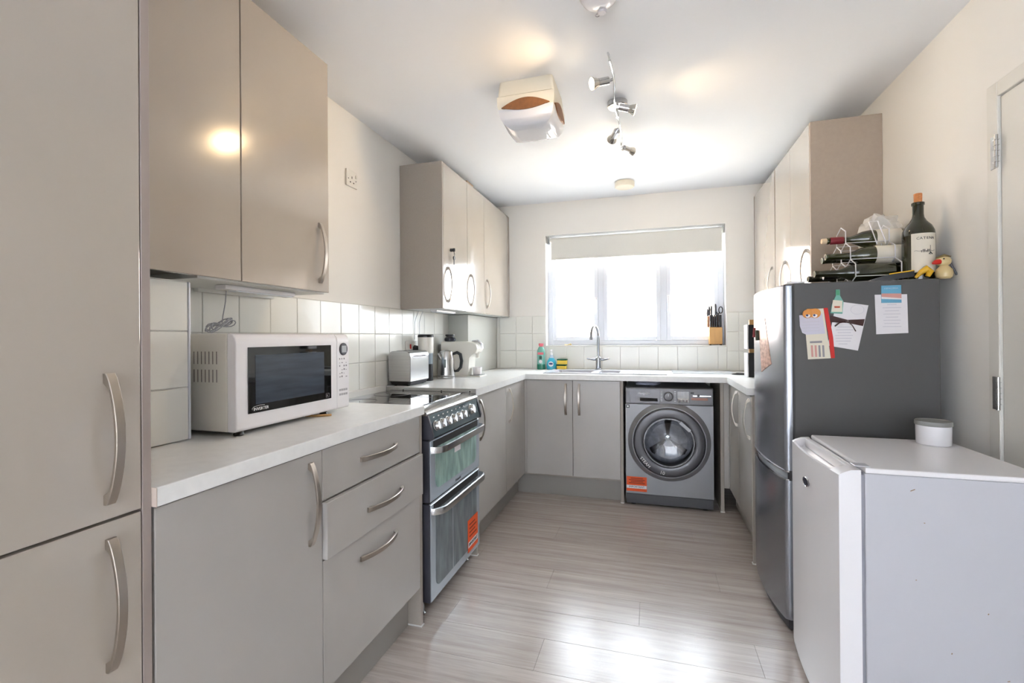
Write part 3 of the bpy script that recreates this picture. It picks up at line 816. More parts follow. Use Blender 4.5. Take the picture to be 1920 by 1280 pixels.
for s1, s2, h in ((-1, -1, 0), (1, -1, 0), (1, 1, 0), (-1, 1, 0), (-1, -1, 1), (1, -1, 1), (1, 1, 1), (-1, 1, 1)):
    pts.append(Vector(c)+dirw*(.0565+.003*h)+tw*(.008*s1)+Vector((0, 0, .105+.028*s2)))
g._merge(pts, [[0, 1, 2, 3], [4, 5, 6, 7], [0, 1, 5, 4], [1, 2, 6, 5], [2, 3, 7, 6], [3, 0, 4, 7]])
link('water_gauge', g, mat('gauge_grey', (120, 132, 136), .2), t)

t = thing('coffee_machine', 'cream coffee machine standing side-on in front of the corner casing', 'coffee machine', (-1.3, 3.17, .917))
prof = [(-1.455, .925), (-1.235, .925), (-1.235, 1.06), (-1.215, 1.075), (-1.18, 1.085), (-1.168, 1.11), (-1.172, 1.145), (-1.20, 1.166), (-1.25, 1.170), (-1.42, 1.170)]
prof = [(-1.455, .925), (-1.24, .925), (-1.24, 1.055), (-1.222, 1.075), (-1.185, 1.088), (-1.17, 1.115), (-1.18, 1.148), (-1.215, 1.166), (-1.26, 1.170), (-1.455, 1.168)]
link('body', B().prism(prof, 'y', 3.105, 3.235, bev=.006), CREAMP, t)
link('base_tray', bx(-1.46, -1.15, 3.10, 3.24, .917, .926, bev=.003, seg=2), CREAMP, t)
link('water_tank', bx(-1.478, -1.4565, 3.115, 3.225, .93, 1.15, bev=.004), GREYLID, t)
link('lever', B().tube([(-1.235, 3.17, 1.168), (-1.19, 3.17, 1.172), (-1.165, 3.17, 1.150), (-1.158, 3.17, 1.12)], [.009, .011, .011, .008], 12), CHROME, t)
link('spout', B().lathe((-1.195, 3.17, 1.052), [(.012, 0), (.014, .03), (.02, .045)], seg=16), CREAMP, t)
link('drip_grid', bx(-1.235, -1.16, 3.115, 3.225, .9262, .932, bev=.001), STEEL, t)
tag(link('cup', B().lathe((-1.198, 3.17, .932), [(.026, 0), (.031, .003), (.036, .052), (.033, .052), (.029, .008), (0, .008)], seg=28), WHITEP), 'small white cup on the tray of the coffee machine', 'cup')
t = thing('dark_jar', 'squat dark jar with black lid on top of the coffee machine', 'jar', (-1.41, 3.17, 1.17))
c = (-1.41, 3.17, 1.1705)
link('body', B().lathe(c, [(.037, 0), (.042, .006), (.043, .020), (.036, .030)], seg=28), mat('dark_blue_glass', (34, 38, 52), .12), t)
link('lid', B().lathe((c[0], c[1], c[2]+.030), [(.028, 0), (.028, .006), (.034, .008), (.034, .021), (0, .022)], seg=28), BLACK, t)

# sockets
def socket(y0, y1, z0, z1, nm, label, x=XL+.0072):
    t = thing('wall_socket', label, 'socket', (x, (y0+y1)/2, (z0+z1)/2))
    pl = link('faceplate', bx(x, x+.009, y0, y1, z0, z1, bev=.003, seg=2), PLUGW, t)
    return t
s1 = socket(2.66, 2.806, 1.092, 1.178, 'a', 'white double socket with a red switch on the tiles behind the toaster')
link('red_switch', bx(XL+.0162, XL+.021, 2.702, 2.716, 1.128, 1.158, bev=.002), RED, s1, label='red rocker switch')
s2 = socket(2.885, 3.03, 1.092, 1.178, 'b', 'white double socket on the tiles behind the kettle')
for nm, y, l in (('plug', 2.762, 'black plug in the socket behind the toaster'), ('plug', 2.945, 'black plug with hanging lead in the socket behind the kettle')):
    t = thing('mains_plug', l, 'plug', (XL+.02, y, 1.13))
    b = B().loft([[Vector((XL+.0165, y+u*.022, 1.125+v*.024)) for u, v in ((-1, -1), (1, -1), (.9, .6), (0, 1.1), (-.9, .6))], [Vector((XL+.045, y+u*.017, 1.125+v*.019)) for u, v in ((-1, -1), (1, -1), (.9, .6), (0, 1.1), (-.9, .6))]])
    link('body', b, BLACK, t)
    b = B().tube([(XL+.04, y, 1.103), (XL+.035, y+.03, 1.06), (XL+.022, y+.065, 1.01), (XL+.02, y+.07, .97), (XL+.02, y+.066, .921)], .003, 8)
    link('lead', b, BLACK, t)
t = thing('wall_socket', 'white single socket high on the bare left wall', 'socket', (XL, 2.114, 2.035))
link('faceplate', bx(XL, XL+.009, 2.068, 2.160, 1.992, 2.078, bev=.003, seg=2), PLUGW, t)
link('switch', bx(XL+.009, XL+.012, 2.140, 2.150, 2.045, 2.060), PLUGW, t)
for yy, zz, h in ((2.112, 2.035, .012), (2.098, 2.012, .006), (2.126, 2.012, .006)):
    link('pin_slot', bx(XL+.0088, XL+.0096, yy-.0025 if h > .01 else yy-.004, yy+.0025 if h > .01 else yy+.004, zz, zz+h), SEAM, t)
for yy in (2.082, 2.146):
    link('screw', B().lathe((XL+.009, yy, 2.03), [(.003, 0), (.003, .0006), (0, .0006)], 'x', 10), SEAM, t)

# ================================================================ BACK RUN
PB = 3.441
t = thing('sink_cupboard', 'greige double-door base cupboard under the sink', 'cupboard', (-.55, 3.7, 0))
link('carcass', bx(-.936, -.206, PB+.0215, 3.98, .15, .70), CARC, t)
link('filler', bx(-.9165, -.9, PB, PB+.019, .165, .8745), DOORS, t)
link('door_head_rail', bx(-.936, -.206, PB+.0215, PB+.04, .70, .8785), CARC, t)
front('B', PB, -.899, -.5515, .165, .8745, t, hd=(-.60, .618, -.60, .851))
front('B', PB, -.5485, -.2065, .165, .8745, t, hd=(-.501, .618, -.501, .851))
link('end_panel', bx(-.2045, -.185, PB-.002, 3.98, .004, .8785, bev=.001), CARC, t)
link('floor_trim', bx(-.208, -.182, PB-.006, 3.6, 0, .006, bev=.001), WHITEC, t)
tag(link('plinth', bx(-.988, -.206, 3.497, 3.512, 0, .149, bev=.001), PLINTH), 'grey kickboard under the sink cupboard', 'kickboard')
t = thing('corner_cupboard', 'greige corner end panel and post right of the washing machine', 'cupboard', (.48, 3.7, 0))
link('end_panel', bx(.4565, .4785, PB-.002, 3.98, .004, .8785, bev=.001), CARC, t)
link('floor_trim', bx(.453, .482, PB-.006, 3.6, 0, .006, bev=.001), WHITEC, t)
link('corner_post', bx(.4795, .512, PB, PB+.019, .165, .8745), DOORS, t)
link('niche_shade', bx(-.18, .455, 3.985, 3.995, .0, .80), SEAM, t)  # dark sheet added to stand for the shade behind the washing machine

# washing machine
WXa, WXb, WYf = -.168, .412, 3.424
t = thing('washing_machine', 'graphite front-loading washing machine under the worktop', 'washing machine', (.12, 3.7, 0))
WB = mat('graphite_enamel', (134, 134, 137), .35, .35); WP = mat('graphite_panel', (92, 91, 93), .28, .3); WPL = mat('graphite_plinth', (72, 72, 75), .4, .2)
b = bx(WXa, WXb, WYf+.15, 3.965, .012, .836, bev=.002).box(WXa, WXb, WYf+.02, WYf+.1495, .719, .836).box(WXa, WXb, WYf+.02, WYf+.1495, .012, .0845)
link('body', b, WB, t)
DC = (.122, WYf, .462)
def holed(x0, x1, z0, z1, c, r, ya, yb, n=64):
    out, inn = [], []
    for k in range(n):
        a = 2*pi*(k+.5)/n; dx, dz = cos(a), sin(a)
        q = min(((x1 if dx > 0 else x0)-c[0])/dx if abs(dx) > 1e-6 else 9, ((z1 if dz > 0 else z0)-c[2])/dz if abs(dz) > 1e-6 else 9)
        out.append((c[0]+dx*q, c[2]+dz*q)); inn.append((c[0]+dx*r, c[2]+dz*r))
    # snap nearest outline points to the rectangle's corners
    for cx_, cz_ in ((x0, z0), (x0, z1), (x1, z0), (x1, z1)):
        i = min(range(n), key=lambda i: (out[i][0]-cx_)**2+(out[i][1]-cz_)**2); out[i] = (cx_, cz_)
    b = B(); rings = [[Vector((p[0], y, p[1])) for p in ring] for ring, y in ((inn, ya), (out, ya), (out, yb), (inn, yb), (inn, ya))]
    return b.loft(rings, caps=False)
hb = holed(WXa, WXb, .085, .718, DC, .2365, WYf, WYf+.1495)
bmesh.ops.remove_doubles(hb.bm, verts=hb.bm.verts, dist=.00001)
fp = link('front_panel', hb, WB, t)
pl = link('kick_panel', bx(WXa+.002, WXb-.002, WYf+.002, WYf+.0195, .014, .083, bev=.003), WPL, t)
cp = link('control_panel', bx(WXa, WXb, WYf-.006, WYf+.0195, .7195, .836, bev=.006, seg=3), WP, t)
dr = link('detergent_drawer', bx(WXa+.03, WXa+.235, WYf-.0085, WYf-.0062, .728, .826, bev=.001), mat('graphite_drawer', (84, 83, 86), .22, .3), cp)
link('drawer_grip', bx(WXa+.10, WXa+.22, WYf-.0092, WYf-.0082, .742, .764, bev=.0004), SEAM, dr)
text('Hotpoint', .024, (WXa+.13, WYf-.0092, .796), (1, 0, 0), (0, 0, 1), WINK, dr)
kc = (WXa+.29, WYf-.006, .778)
ko = link('programme_dial', B().lathe(kc, [(.034, 0), (.034, -.004), (.027, -.006), (.025, -.022), (0, -.024)], 'y', 32), WP, cp)
link('dial_mark', bx(kc[0]-.0015, kc[0]+.0015, WYf-.0312, WYf-.0295, .78, .797), WINK, ko)
for k in range(7):
    for s_ in (-1, 1):
        link('print_mark', bx(kc[0]+s_*.045-.006, kc[0]+s_*.045+.006, WYf-.0066, WYf-.0059, .745+k*.011, .748+k*.011), WINK, cp)
dsp = link('display', bx(WXa+.35, WXa+.425, WYf-.0072, WYf-.0055, .738, .814, bev=.0005), BLACKG, cp)
for k in range(3): link('key', bx(WXa+.362+k*.022, WXa+.372+k*.022, WYf-.0078, WYf-.007, .744, .756), INK, dsp)
link('option_key', bx(WXa+.435, WXa+.457, WYf-.0072, WYf-.0055, .800, .812), BLACK, cp)
link('silver_strip', bx(WXa+.45, WXa+.565, WYf-.0072, WYf-.0055, .783, .790), CHROME, cp)
link('start_key', B().lathe((WXa+.485, WYf-.006, .790), [(.009, 0), (.009, -.003), (0, -.003)], 'y', 20), BLACK, cp)
link('copper_print', bx(WXa+.44, WXa+.545, WYf-.0068, WYf-.0056, .757, .773), mat('copper_print', (176, 128, 112), .5), cp)
rg = link('door_surround', B().lathe(DC, [(.275, .0), (.268, -.006), (.254, -.020), (.244, -.030), (.240, -.030), (.238, -.018), (.238, .0)], 'y', 72, cap=False), WB, fp)
dd = link('door', B().lathe(DC, [(.2355, -.014), (.2355, -.034), (.228, -.042), (.185, -.048), (.172, -.044), (.168, -.03)], 'y', 72, cap=False), mat('door_ring_graphite', (72, 72, 76), .2, .2), fp)
link('door_glass', B().lathe(DC, [(.1685, -.034), (.16, -.034), (.15, -.005), (.125, .028), (.08, .042), (.04, .046), (0, .047)], 'y', 64, cap=False), glass_mat('smoked_door_glass', (.62, .64, .66), .12), dd)
link('rubber_gasket', B().lathe(DC, [(.235, .03), (.20, .045), (.17, .05), (.165, .075), (.18, .085)], 'y', 64, cap=False), DGREY, t)
drm = link('drum', B().lathe(DC, [(.185, .06), (.185, .135), (.13, .142), (.05, .138), (0, .136)], 'y', 64, cap=False), mat('drum_steel', (112, 112, 116), .35, .9, noise=((40, 40, 40), .2, 3)), t)
for a0 in (90, 222, 318):
    a = radians(a0); p = Vector((DC[0], WYf+.132, DC[2]))
    dv = Vector((cos(a), 0, sin(a))); w_ = Vector((-sin(a), 0, cos(a)))
    b = B().loft([[p+dv*.014+w_*.008, p+dv*.014-w_*.008, p+dv*.014+Vector((0, -.012, 0))], [p+dv*.15+w_*.028, p+dv*.15-w_*.028, p+dv*.15+Vector((0, -.05, 0))]])
    link('drum_paddle', b, STEEL if a0 == 90 else drm.data.materials[0], drm)  # upper paddle takes brighter steel, its lit look put into the material
link('drum_hub', B().lathe((DC[0], WYf+.134, DC[2]), [(.024, 0), (.02, -.018), (0, -.022)], 'y', 24), CHROME, drm)
a = radians(48); c0 = Vector((DC[0], WYf-.047, DC[2]))+Vector((cos(a), 0, sin(a)))*.158
uu = Vector((-sin(a), 0, cos(a))); vv = Vector((cos(a), 0, sin(a)))
pts = [c0+uu*(s1*.042)+vv*(s2*.010)+Vector((0, -.002 if h else .004, 0)) for s1, s2, h in ((-1, -1, 0), (1, -1, 0), (1, 1, 0), (-1, 1, 0), (-1, -1, 1), (1, -1, 1), (1, 1, 1), (-1, 1, 1))]
link('door_grip', B()._merge(pts, [[0, 1, 2, 3], [4, 5, 6, 7], [0, 1, 5, 4], [1, 2, 6, 5], [2, 3, 7, 6], [3, 0, 4, 7]]), mat('grip_grey', (140, 140, 142), .3, .4), dd)
for s_, a_, sz, mt in (('STEAM', 222, .03, WINK), ('10', 258, .034, WINK)):
    aa = radians(a_); pp = Vector((DC[0]+.212*cos(aa), WYf-.0455, DC[2]+.212*sin(aa)))
    text(s_, sz, pp, (-sin(aa), 0, cos(aa)), (-cos(aa), 0, -sin(aa)), mt, dd)
link('care_mark', bx(WXa+.004, WXa+.028, WYf-.001, WYf+.001, .69, .713), BLACK, fp)
link('care_glyph', B().lathe((WXa+.016, WYf-.001, .701), [(.006, 0), (.006, -.0006), (0, -.0006)], 'y', 14), WINK, fp)
st = link('warning_sticker', bx(WXa+.004, WXa+.142, WYf-.0012, WYf+.0002, .100, .203), ORANGE, fp, label='orange and white warning sticker')
link('sticker_band', bx(WXa+.004, WXa+.140, WYf-.0018, WYf-.001, .120, .142), PAPER, st)
text('IMPORTANT', .019, (WXa+.073, WYf-.002, .131), (1, 0, 0), (0, 0, 1), DINK, st)
for k in range(4): link('print_line', bx(WXa+.02+.012*(k % 2), WXa+.128-.012*(k % 2), WYf-.0018, WYf-.001, .155+k*.011, .160+k*.011), bpy.data.materials['sticker_print0'], st)
for xx in (WXa+.05, WXb-.05): link('foot', B().lathe((xx, WYf+.05, 0), [(.02, 0), (.02, .006), (.012, .012)], seg=16), BLACK, t)
# crumpled bag on the washer
def crumple(c, r, sc, seed, n=3, amp=.35):
    tbm = bmesh.new(); bmesh.ops.create_icosphere(tbm, subdivisions=n, radius=1); rnd = random.Random(seed)
    from mathutils import noise
    for v in tbm.verts:
        d = v.co.normalized(); k = 1+amp*noise.noise(d*2.3+Vector((seed, 0, 0)))+amp*.5*noise.noise(d*6+Vector((0, seed, 0)))
        v.co = Vector((d.x*sc[0], d.y*sc[1], d.z*sc[2]))*k*r+Vector(c)
    b = B(); b.add(tbm); return b
b = crumple((-.02, 3.55, .8555), 1, (.085, .07, .0145), 4)
tag(link('plastic_bag', b, mat('crumpled_white_plastic', (190, 196, 214), .3), ang=15), 'crumpled white plastic bag pushed on top of the washing machine', 'bag')

# right base run
PR = .513
t = thing('base_cupboard', 'greige double-door base cupboard beside the tall fridge', 'cupboard', (.8, 3.1, 0))
link('carcass', bx(PR+.0215, XR-.002, 2.7195, 3.44, .15, .8785), CARC, t)
link('end_panel', bx(PR, XR-.002, 2.7, 2.7185, .004, .8785, bev=.001), CARC, t)
link('floor_trim', bx(PR-.004, .75, 2.6975, 2.721, 0, .006, bev=.001), WHITEC, t)
front('R', PR, 2.720, 3.098, .165, .8745, t, hd=(2.765, .64, 2.765, .86))
front('R', PR, 3.100, 3.4, .165, .8745, t, hd=(3.15, .64, 3.15, .86))
link('corner_post', bx(PR, PR+.019, 3.402, 3.4385, .165, .8745), DOORS, t)
tag(link('plinth', bx(.575, .59, 2.72, 3.6, 0, .149, bev=.001), PLINTH), 'grey kickboard under the right base cupboard', 'kickboard')

# right wall cupboards
PRU = .79
t = thing('wall_cupboard', 'glossy cream-lit double-door wall cupboard above the tall fridge', 'cupboard', (.95, 3.05, 1.38))
link('carcass', bx(PRU+.0215, XR-.001, 2.719, 3.4085, 1.39, 2.28), CARC, t)
link('end_panel', bx(PRU, XR-.001, 2.70, 2.718, 1.379, 2.28, bev=.0012), mat('cabinet_end_warm', (168, 154, 140), .5, noise=((60, 60, 60), .03, 3)), t)
front('R', PRU, 2.7195, 3.0605, 1.379, 2.279, t, mt=DOORG, hd=(2.775, 1.42, 2.775, 1.648))
front('R', PRU, 3.0625, 3.393, 1.379, 2.279, t, mt=DOORG, hd=(3.165, 1.42, 3.165, 1.646))
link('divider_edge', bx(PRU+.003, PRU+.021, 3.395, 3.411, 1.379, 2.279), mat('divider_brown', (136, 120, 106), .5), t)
t = thing('wall_cupboard', 'glossy single-door wall cupboard in the right window corner', 'cupboard', (.95, 3.7, 1.38))
link('carcass', bx(PRU+.0215, XR-.001, 3.4095, YB-.001, 1.39, 2.28), CARC, t)
front('R', PRU, 3.4125, 4.005, 1.379, 2.279, t, mt=DOORG, hd=(3.475, 1.42, 3.475, 1.655))
link('filler', bx(PRU+.001, PRU+.019, 4.0065, YB-.001, 1.379, 2.279), CARC, t)

# ================================================================ TALL FRIDGE FREEZER
t = thing('fridge_freezer', 'tall silver fridge freezer with charcoal sides covered in notes', 'fridge', (.8, 2.4, 0))
FY0_, FY1_, FXb, FXf, FZ = 2.12, 2.69, 1.04, .557, 1.407
link('body', bx(FXf, FXb, FY0_, FY1_, .03, FZ, bev=.003), FSIDE, t)
def dplan(xf, y0, y1, bulge, xb, n=18, edge=.016):
    pts = [(xb, y0), (xf+edge, y0)]
    pts.append((xf+edge*.35, y0+edge*.25))
    for k in range(n+1):
        u = k/n; y = y0+.008+(y1-y0-.016)*u
        pts.append((xf-bulge*sin(pi*u)**.8*1.0, y))
    pts += [(xf+edge*.35, y1-edge*.25), (xf+edge, y1), (xb, y1)]
    return pts
ud = link('upper_door', B().prism(dplan(.522, FY0_+.002, FY1_-.002, .03, .551), 'z', .652, 1.398), FSILV, t)
ld = link('lower_door', B().prism(dplan(.522, FY0_+.002, FY1_-.002, .03, .551), 'z', .05, .612), FSILV, t)
link('grip_recess', B().prism(dplan(.534, FY0_+.006, FY1_-.006, .026, .551), 'z', .612, .652), FDARK, t)
link('grip_edge', B().prism(dplan(.520, FY0_+.001, FY1_-.001, .0315, .535), 'z', .6125, .618), CHROME, ld)
link('grip_edge', B().prism(dplan(.520, FY0_+.001, FY1_-.001, .0315, .535), 'z', .646, .6515), CHROME, ud)
link('door_cap', B().prism(dplan(.524, FY0_+.003, FY1_-.003, .029, .551), 'z', 1.398, 1.403), FDARK, ud)
link('gasket', bx(.551, .557, FY0_+.004, FY1_-.004, .05, 1.398), FDARK, t)
link('hinge_cover', bx(.535, .60, FY0_+.008, FY0_+.05, 1.4075, 1.416, bev=.002), WHITEP, t)
link('kick_grille', B().prism(dplan(.535, FY0_+.01, FY1_-.01, .025, .56), 'z', .008, .047), FDARK, t)
for yy in (FY0_+.04, FY1_-.04):
    for xx in (.62, 1.0): link('foot', B().lathe((xx, yy, 0), [(.02, 0), (.02, .008), (.012, .012), (.012, .031)], seg=14), BLACK, t)

# papers on the fridge side (plane y = 2.12)
FS = FY0_
def card(name, pts, mt, label, cat, th=.0008, off=0.0, parent=None):
    b = B().prism([(p[0], p[1]) for p in pts], 'y', FS-off-th, FS-off)
    o = link(name, b, mt, parent)
    if label and parent is None: tag(o, label, cat)
    elif label: o['label'] = label
    return o
inv = card('invitation_card', [(.705, 1.331), (.812, 1.312), (.776, 1.137), (.674, 1.157)], PAPER, 'white invitation card tied with a dark brown ribbon on the fridge side', 'card', .0015, .0003)
inv2 = [(.678, 1.274), (.745, 1.252), (.742, 1.243), (.676, 1.246)]
card('ribbon', [(.684, 1.276), (.742, 1.257), (.742, 1.245), (.680, 1.249)], RIBBON, None, None, .002, .0018, inv)
card('ribbon', [(.741, 1.257), (.799, 1.259), (.793, 1.232), (.741, 1.245)], RIBBON, None, None, .002, .0018, inv)
link('ribbon_knot', B().lathe((.741, FS-.004, 1.251), [(.006, 0), (.006, -.003), (0, -.005)], 'y', 14), RIBBON, inv)
link('gem', B().lathe((.741, FS-.009, 1.252), [(.0025, 0), (0, -.003)], 'y', 10), CHROME, inv)
link('ribbon_tail', B().tube([(.735, FS-.005, 1.25), (.714, FS-.005, 1.246), (.698, FS-.005, 1.233)], [.0016, .0022, .003], 6), RIBBON, inv)
link('ribbon_tail', B().tube([(.745, FS-.005, 1.247), (.757, FS-.005, 1.235), (.768, FS-.005, 1.212)], [.0016, .0016, .002], 6), RIBBON, inv)
for k in range(7):
    w_ = (.05, .06, .045, .06, .055, .05, .03)[k]; zc = 1.228-k*.011; xc = .733-k*.0012
    link('print_line', bx(xc-w_/2, xc+w_/2, FS-.0023, FS-.0017, zc, zc+.0025), mat('faint_ink%d' % k, (196, 192, 200), .8), inv)
b = B().tube([(.775+.022*cos(a*pi/12), FS-.002, 1.296+.018*sin(a*pi/12)) for a in range(24)], .0005, 4, closed=True)
link('heart_print', b, bpy.data.materials['faint_ink0'], inv)
tk = card('ticket', [(.621, 1.302), (.660, 1.304), (.684, 1.107), (.605, 1.102), (.598, 1.202)], CREAMPAPER, 'cream ticket with a red edge strip hanging on the fridge side', 'ticket', .001, .0022)
card('red_strip', [(.660, 1.305), (.674, 1.306), (.692, 1.190), (.698, 1.108), (.684, 1.107), (.676, 1.20)], RED, None, None, .0006, .0033, tk)
card('bar_print', [(.612, 1.174), (.654, 1.176), (.654, 1.168), (.612, 1.166)], INK, None, None, .0006, .0033, tk)
for k in range(4):
    xx = .615+k*.013; card('print_column', [(xx, 1.158), (xx+.007, 1.158), (xx+.009, 1.112), (xx+.002, 1.112)], (SEAPINK, SEAPINK, INK, INK)[k], None, None, .0005, .0033, tk)
nt_ = card('note', [(.575, 1.278), (.655, 1.284), (.665, 1.204), (.60, 1.2), (.585, 1.208), (.577, 1.235)], mat('lilac_paper', (206, 202, 214), .8), 'small white handwritten note over the ticket on the fridge side', 'note', .0008, .0042)
for k in range(4): card('pencil_line', [(.585, 1.251-k*.012), (.645, 1.253-k*.012), (.645, 1.2515-k*.012), (.585, 1.2495-k*.012)], bpy.data.materials['faint_ink1'], None, None, .0003, .0051, nt_)
t = thing('fridge_magnet', 'orange fridge magnet with two round eyes holding the note', 'magnet', (.617, FS-.006, 1.283))
b = B().lathe((.603, FS-.0052, 1.283), [(.017, 0), (.017, -.005), (.012, -.008), (0, -.009)], 'y', 20); b.lathe((.630, FS-.0052, 1.285), [(.019, 0), (.019, -.005), (.012, -.008), (0, -.009)], 'y', 20)
b.box(.60, .633, FS-.0102, FS-.0052, 1.27, 1.303, bev=.002)
link('body', b, TANP, t)
for xx in (.603, .628):
    e = link('eye', B().lathe((xx, FS-.0105, 1.276), [(.009, 0), (.008, -.003), (0, -.004)], 'y', 16), WHITEP, t)
    link('pupil', B().lathe((xx-.003, FS-.0135, 1.277), [(.0042, 0), (.004, -.0015), (0, -.002)], 'y', 12), NAVY, e)
bmg = [(.702, 1.376), (.716, 1.376), (.7165, 1.352), (.728, 1.328), (.724, 1.281), (.683, 1.284), (.688, 1.318), (.702, 1.352)]
t = card('bottle_magnet', bmg, GREENL, 'green and cream bottle-shaped magnet above the invitation card', 'magnet', .003, .0022)
card('bottle_label', [(.692, 1.336), (.724, 1.332), (.723, 1.288), (.686, 1.289)], CREAMPAPER, None, None, .0006, .0053, t)
card('red_print', [(.696, 1.312), (.716, 1.311), (.715, 1.304), (.697, 1.304)], mat('rust_print', (190, 92, 60), .5), None, None, .0004, .006, t)
card('green_print', [(.702, 1.374), (.714, 1.374), (.7145, 1.354), (.704, 1.354)], TEAL, None, None, .0004, .0053, t)
pc = card('recipe_card', [(.833, 1.352), (.937, 1.351), (.940, 1.204), (.837, 1.200)], PAPER, 'white printed card held by a blue seaside postcard magnet', 'card', .001, .0003)
for k in range(8):
    w_ = (.03, .06, .045, .055, .04, .055, .05, .06)[k]; zc = 1.312-k*.012
    link('print_line', bx(.888-w_/2, .888+w_/2, FS-.0019, FS-.0012, zc, zc+.002), bpy.data.materials['faint_ink2'], pc)
t = card('postcard_magnet', [(.853, 1.386), (.917, 1.386), (.918, 1.319), (.854, 1.32)], BLUEPOST, 'blue seaside picture magnet at the top right of the fridge side', 'magnet', .003, .0014)
card('town_print', [(.8535, 1.356), (.9175, 1.354), (.9175, 1.336), (.8535, 1.343)], SEAPINK, None, None, .0004, .0045, t)
card('shore_print', [(.8535, 1.343), (.9175, 1.336), (.9175, 1.331), (.8535, 1.335)], PAPER, None, None, .0004, .0045, t)
text('KEFALONIA', .0085, (.885, FS-.005, 1.3745), (1, 0, 0), (0, 0, 1), PBLUE, t)
# photo on the curved front
def fx(y): 
    u = (y-(FY0_+.01))/(FY1_-FY0_-.02); return .522-.03*max(0, sin(pi*u))**.8-.0006
ph = B(); P1 = [(2.425, 1.245), (2.318, 1.277), (2.242, 1.075), (2.375, 1.032)]
rings = []
for k in range(9):
    u = k/8
    ya = P1[0][0]+(P1[1][0]-P1[0][0])*u; za = P1[0][1]+(P1[1][1]-P1[0][1])*u
    yb = P1[3][0]+(P1[2][0]-P1[3][0])*u; zb = P1[3][1]+(P1[2][1]-P1[3][1])*u
    rings.append([Vector((fx(ya)-.0012, ya, za)), Vector((fx(yb)-.0012, yb, zb)), Vector((fx(yb), yb, zb)), Vector((fx(ya), ya, za))])
t = tag(link('photo_print', ph.loft(rings), mat('group_photo', (196, 150, 132), .25, noise=((60, 30, 60), .35, 5))), 'tilted glossy photo stuck on the front of the fridge freezer', 'photo')
t = thing('fridge_magnet', 'small dark red and green magnet beside the photo on the fridge front', 'magnet', (.49, 2.45, 1.2))
xm = fx(2.45)
link('body', bx(xm-.012, xm-.0005, 2.425, 2.452, 1.175, 1.225, bev=.003), mat('dark_green_magnet', (54, 60, 40), .5), t)
link('knob', B().tube([(xm-.012, 2.46, 1.235), (xm-.016, 2.458, 1.19)], .006, 8), mat('dark_red_magnet', (130, 40, 44), .5), t)

# ---- things on the tall fridge
TZ = FZ
rackt = thing('wine_rack', 'white wire honeycomb wine rack on top of the tall fridge', 'wine rack', (.87, 2.35, TZ))
s = .05; cw = .098; YC = 2.345
cells = []
for row_, n_ in enumerate((3, 2, 1)):
    zc = TZ+.0525+row_*.076
    for k in range(n_): cells.append((YC+(k-(n_-1)/2)*cw, zc))
edges = {}
for (yc, zc) in cells:
    vs = [(yc, zc+s), (yc+cw/2, zc+s/2), (yc+cw/2, zc-s/2), (yc, zc-s), (yc-cw/2, zc-s/2), (yc-cw/2, zc+s/2)]
    for k in range(6):
        a_, b_ = vs[k], vs[(k+1) % 6]
        key = tuple(sorted(((round(a_[0], 2), round(a_[1], 2)), (round(b_[0], 2), round(b_[1], 2)))))
        edges[key] = (a_, b_)
for X_ in (.80, .955):
    b = B()
    for a_, b_ in edges.values(): b.cyl((X_, a_[0], a_[1]), (X_, b_[0], b_[1]), .0021, seg=6)
    link('honeycomb_frame', b, RACK, rackt)
rods = set()
for (yc, zc) in cells: rods.add((round(yc, 3), round(zc-s, 3))); rods.add((round(yc+cw/2, 3), round(zc-s/2, 3))); rods.add((round(yc-cw/2, 3), round(zc-s/2, 3)))
for (yy, zz) in sorted(rods): link('cross_rod', B().cyl((.80, yy, zz), (.955, yy, zz), .0019, seg=6), RACK, rackt)
b = B()
for xa in (.886, .918): b.cyl((xa, 2.30, 1.672), (xa+.028, 2.30, 1.578), .0021, seg=6)
b.tube([(.925, 2.29, 1.578), (.927, 2.285, 1.545), (.962, 2.285, 1.545), (.962, 2.29, 1.578)], .0019, 6)
b.cyl((.886, 2.30, 1.672), (.918, 2.30, 1.672), .0019, seg=6)
link('spare_loop', b, RACK, rackt)
def wine(yc, zc, x0, cap, label, glass=WINE, L=.30, r=.037, lab=True):
    t = thing('wine_bottle', label, 'bottle', (x0+L/2, yc, zc), 'wine bottles lying in the rack')
    prof = [(.0135, 0), (.0145, .002), (.0145, .008), (.013, .012), (.0135, .085), (.02, .105), (.032, .13), (r, .155), (r, L-.01), (r-.008, L), (0, L-.012)]
    link('glass', B().lathe((x0, yc, zc), prof, 'x', 28), glass, t)
    if cap == 'capsule':
        link('capsule', B().lathe((x0+.012, yc, zc), [(.0152, 0), (.0158, .002), (.0155, .05)], 'x', 20), CAPS, t)
        link('cork', B().lathe((x0-.02, yc, zc), [(.010, 0), (.0115, .003), (.0115, .022)], 'x', 18), CORKP, t)
    elif cap == 'screw':
        link('screw_cap', B().lathe((x0-.004, yc, zc), [(.0145, 0), (.016, .002), (.016, .042)], 'x', 20), BLACK, t)
    else:
        link('rim', B().lathe((x0-.0008, yc, zc), [(.0135, 0), (.0135, .001), (.0095, .001), (.0095, 0)], 'x', 20), LABELM, t)
    if lab: link('label', B().lathe((x0+.175, yc, zc), [(r+.0008, 0), (r+.0008, .09)], 'x', 28), LABELM, t)
    return t
wine(cells[5][0], cells[5][1]-.004, .745, 'capsule', 'wine bottle with red capsule and cork lying topmost in the rack')
wine(cells[3][0]+.002, cells[3][1]-.004, .725, 'open', 'open olive wine bottle lying in the near middle row of the rack')
wine(cells[4][0], cells[4][1]-.006, .742, 'open', 'open dark wine bottle lying in the far middle row of the rack', WINED, lab=False)
wine(cells[0][0], cells[0][1]-.005, .668, 'open', 'dark wine bottle lying in the near bottom cell of the rack', WINED, L=.285, lab=False)
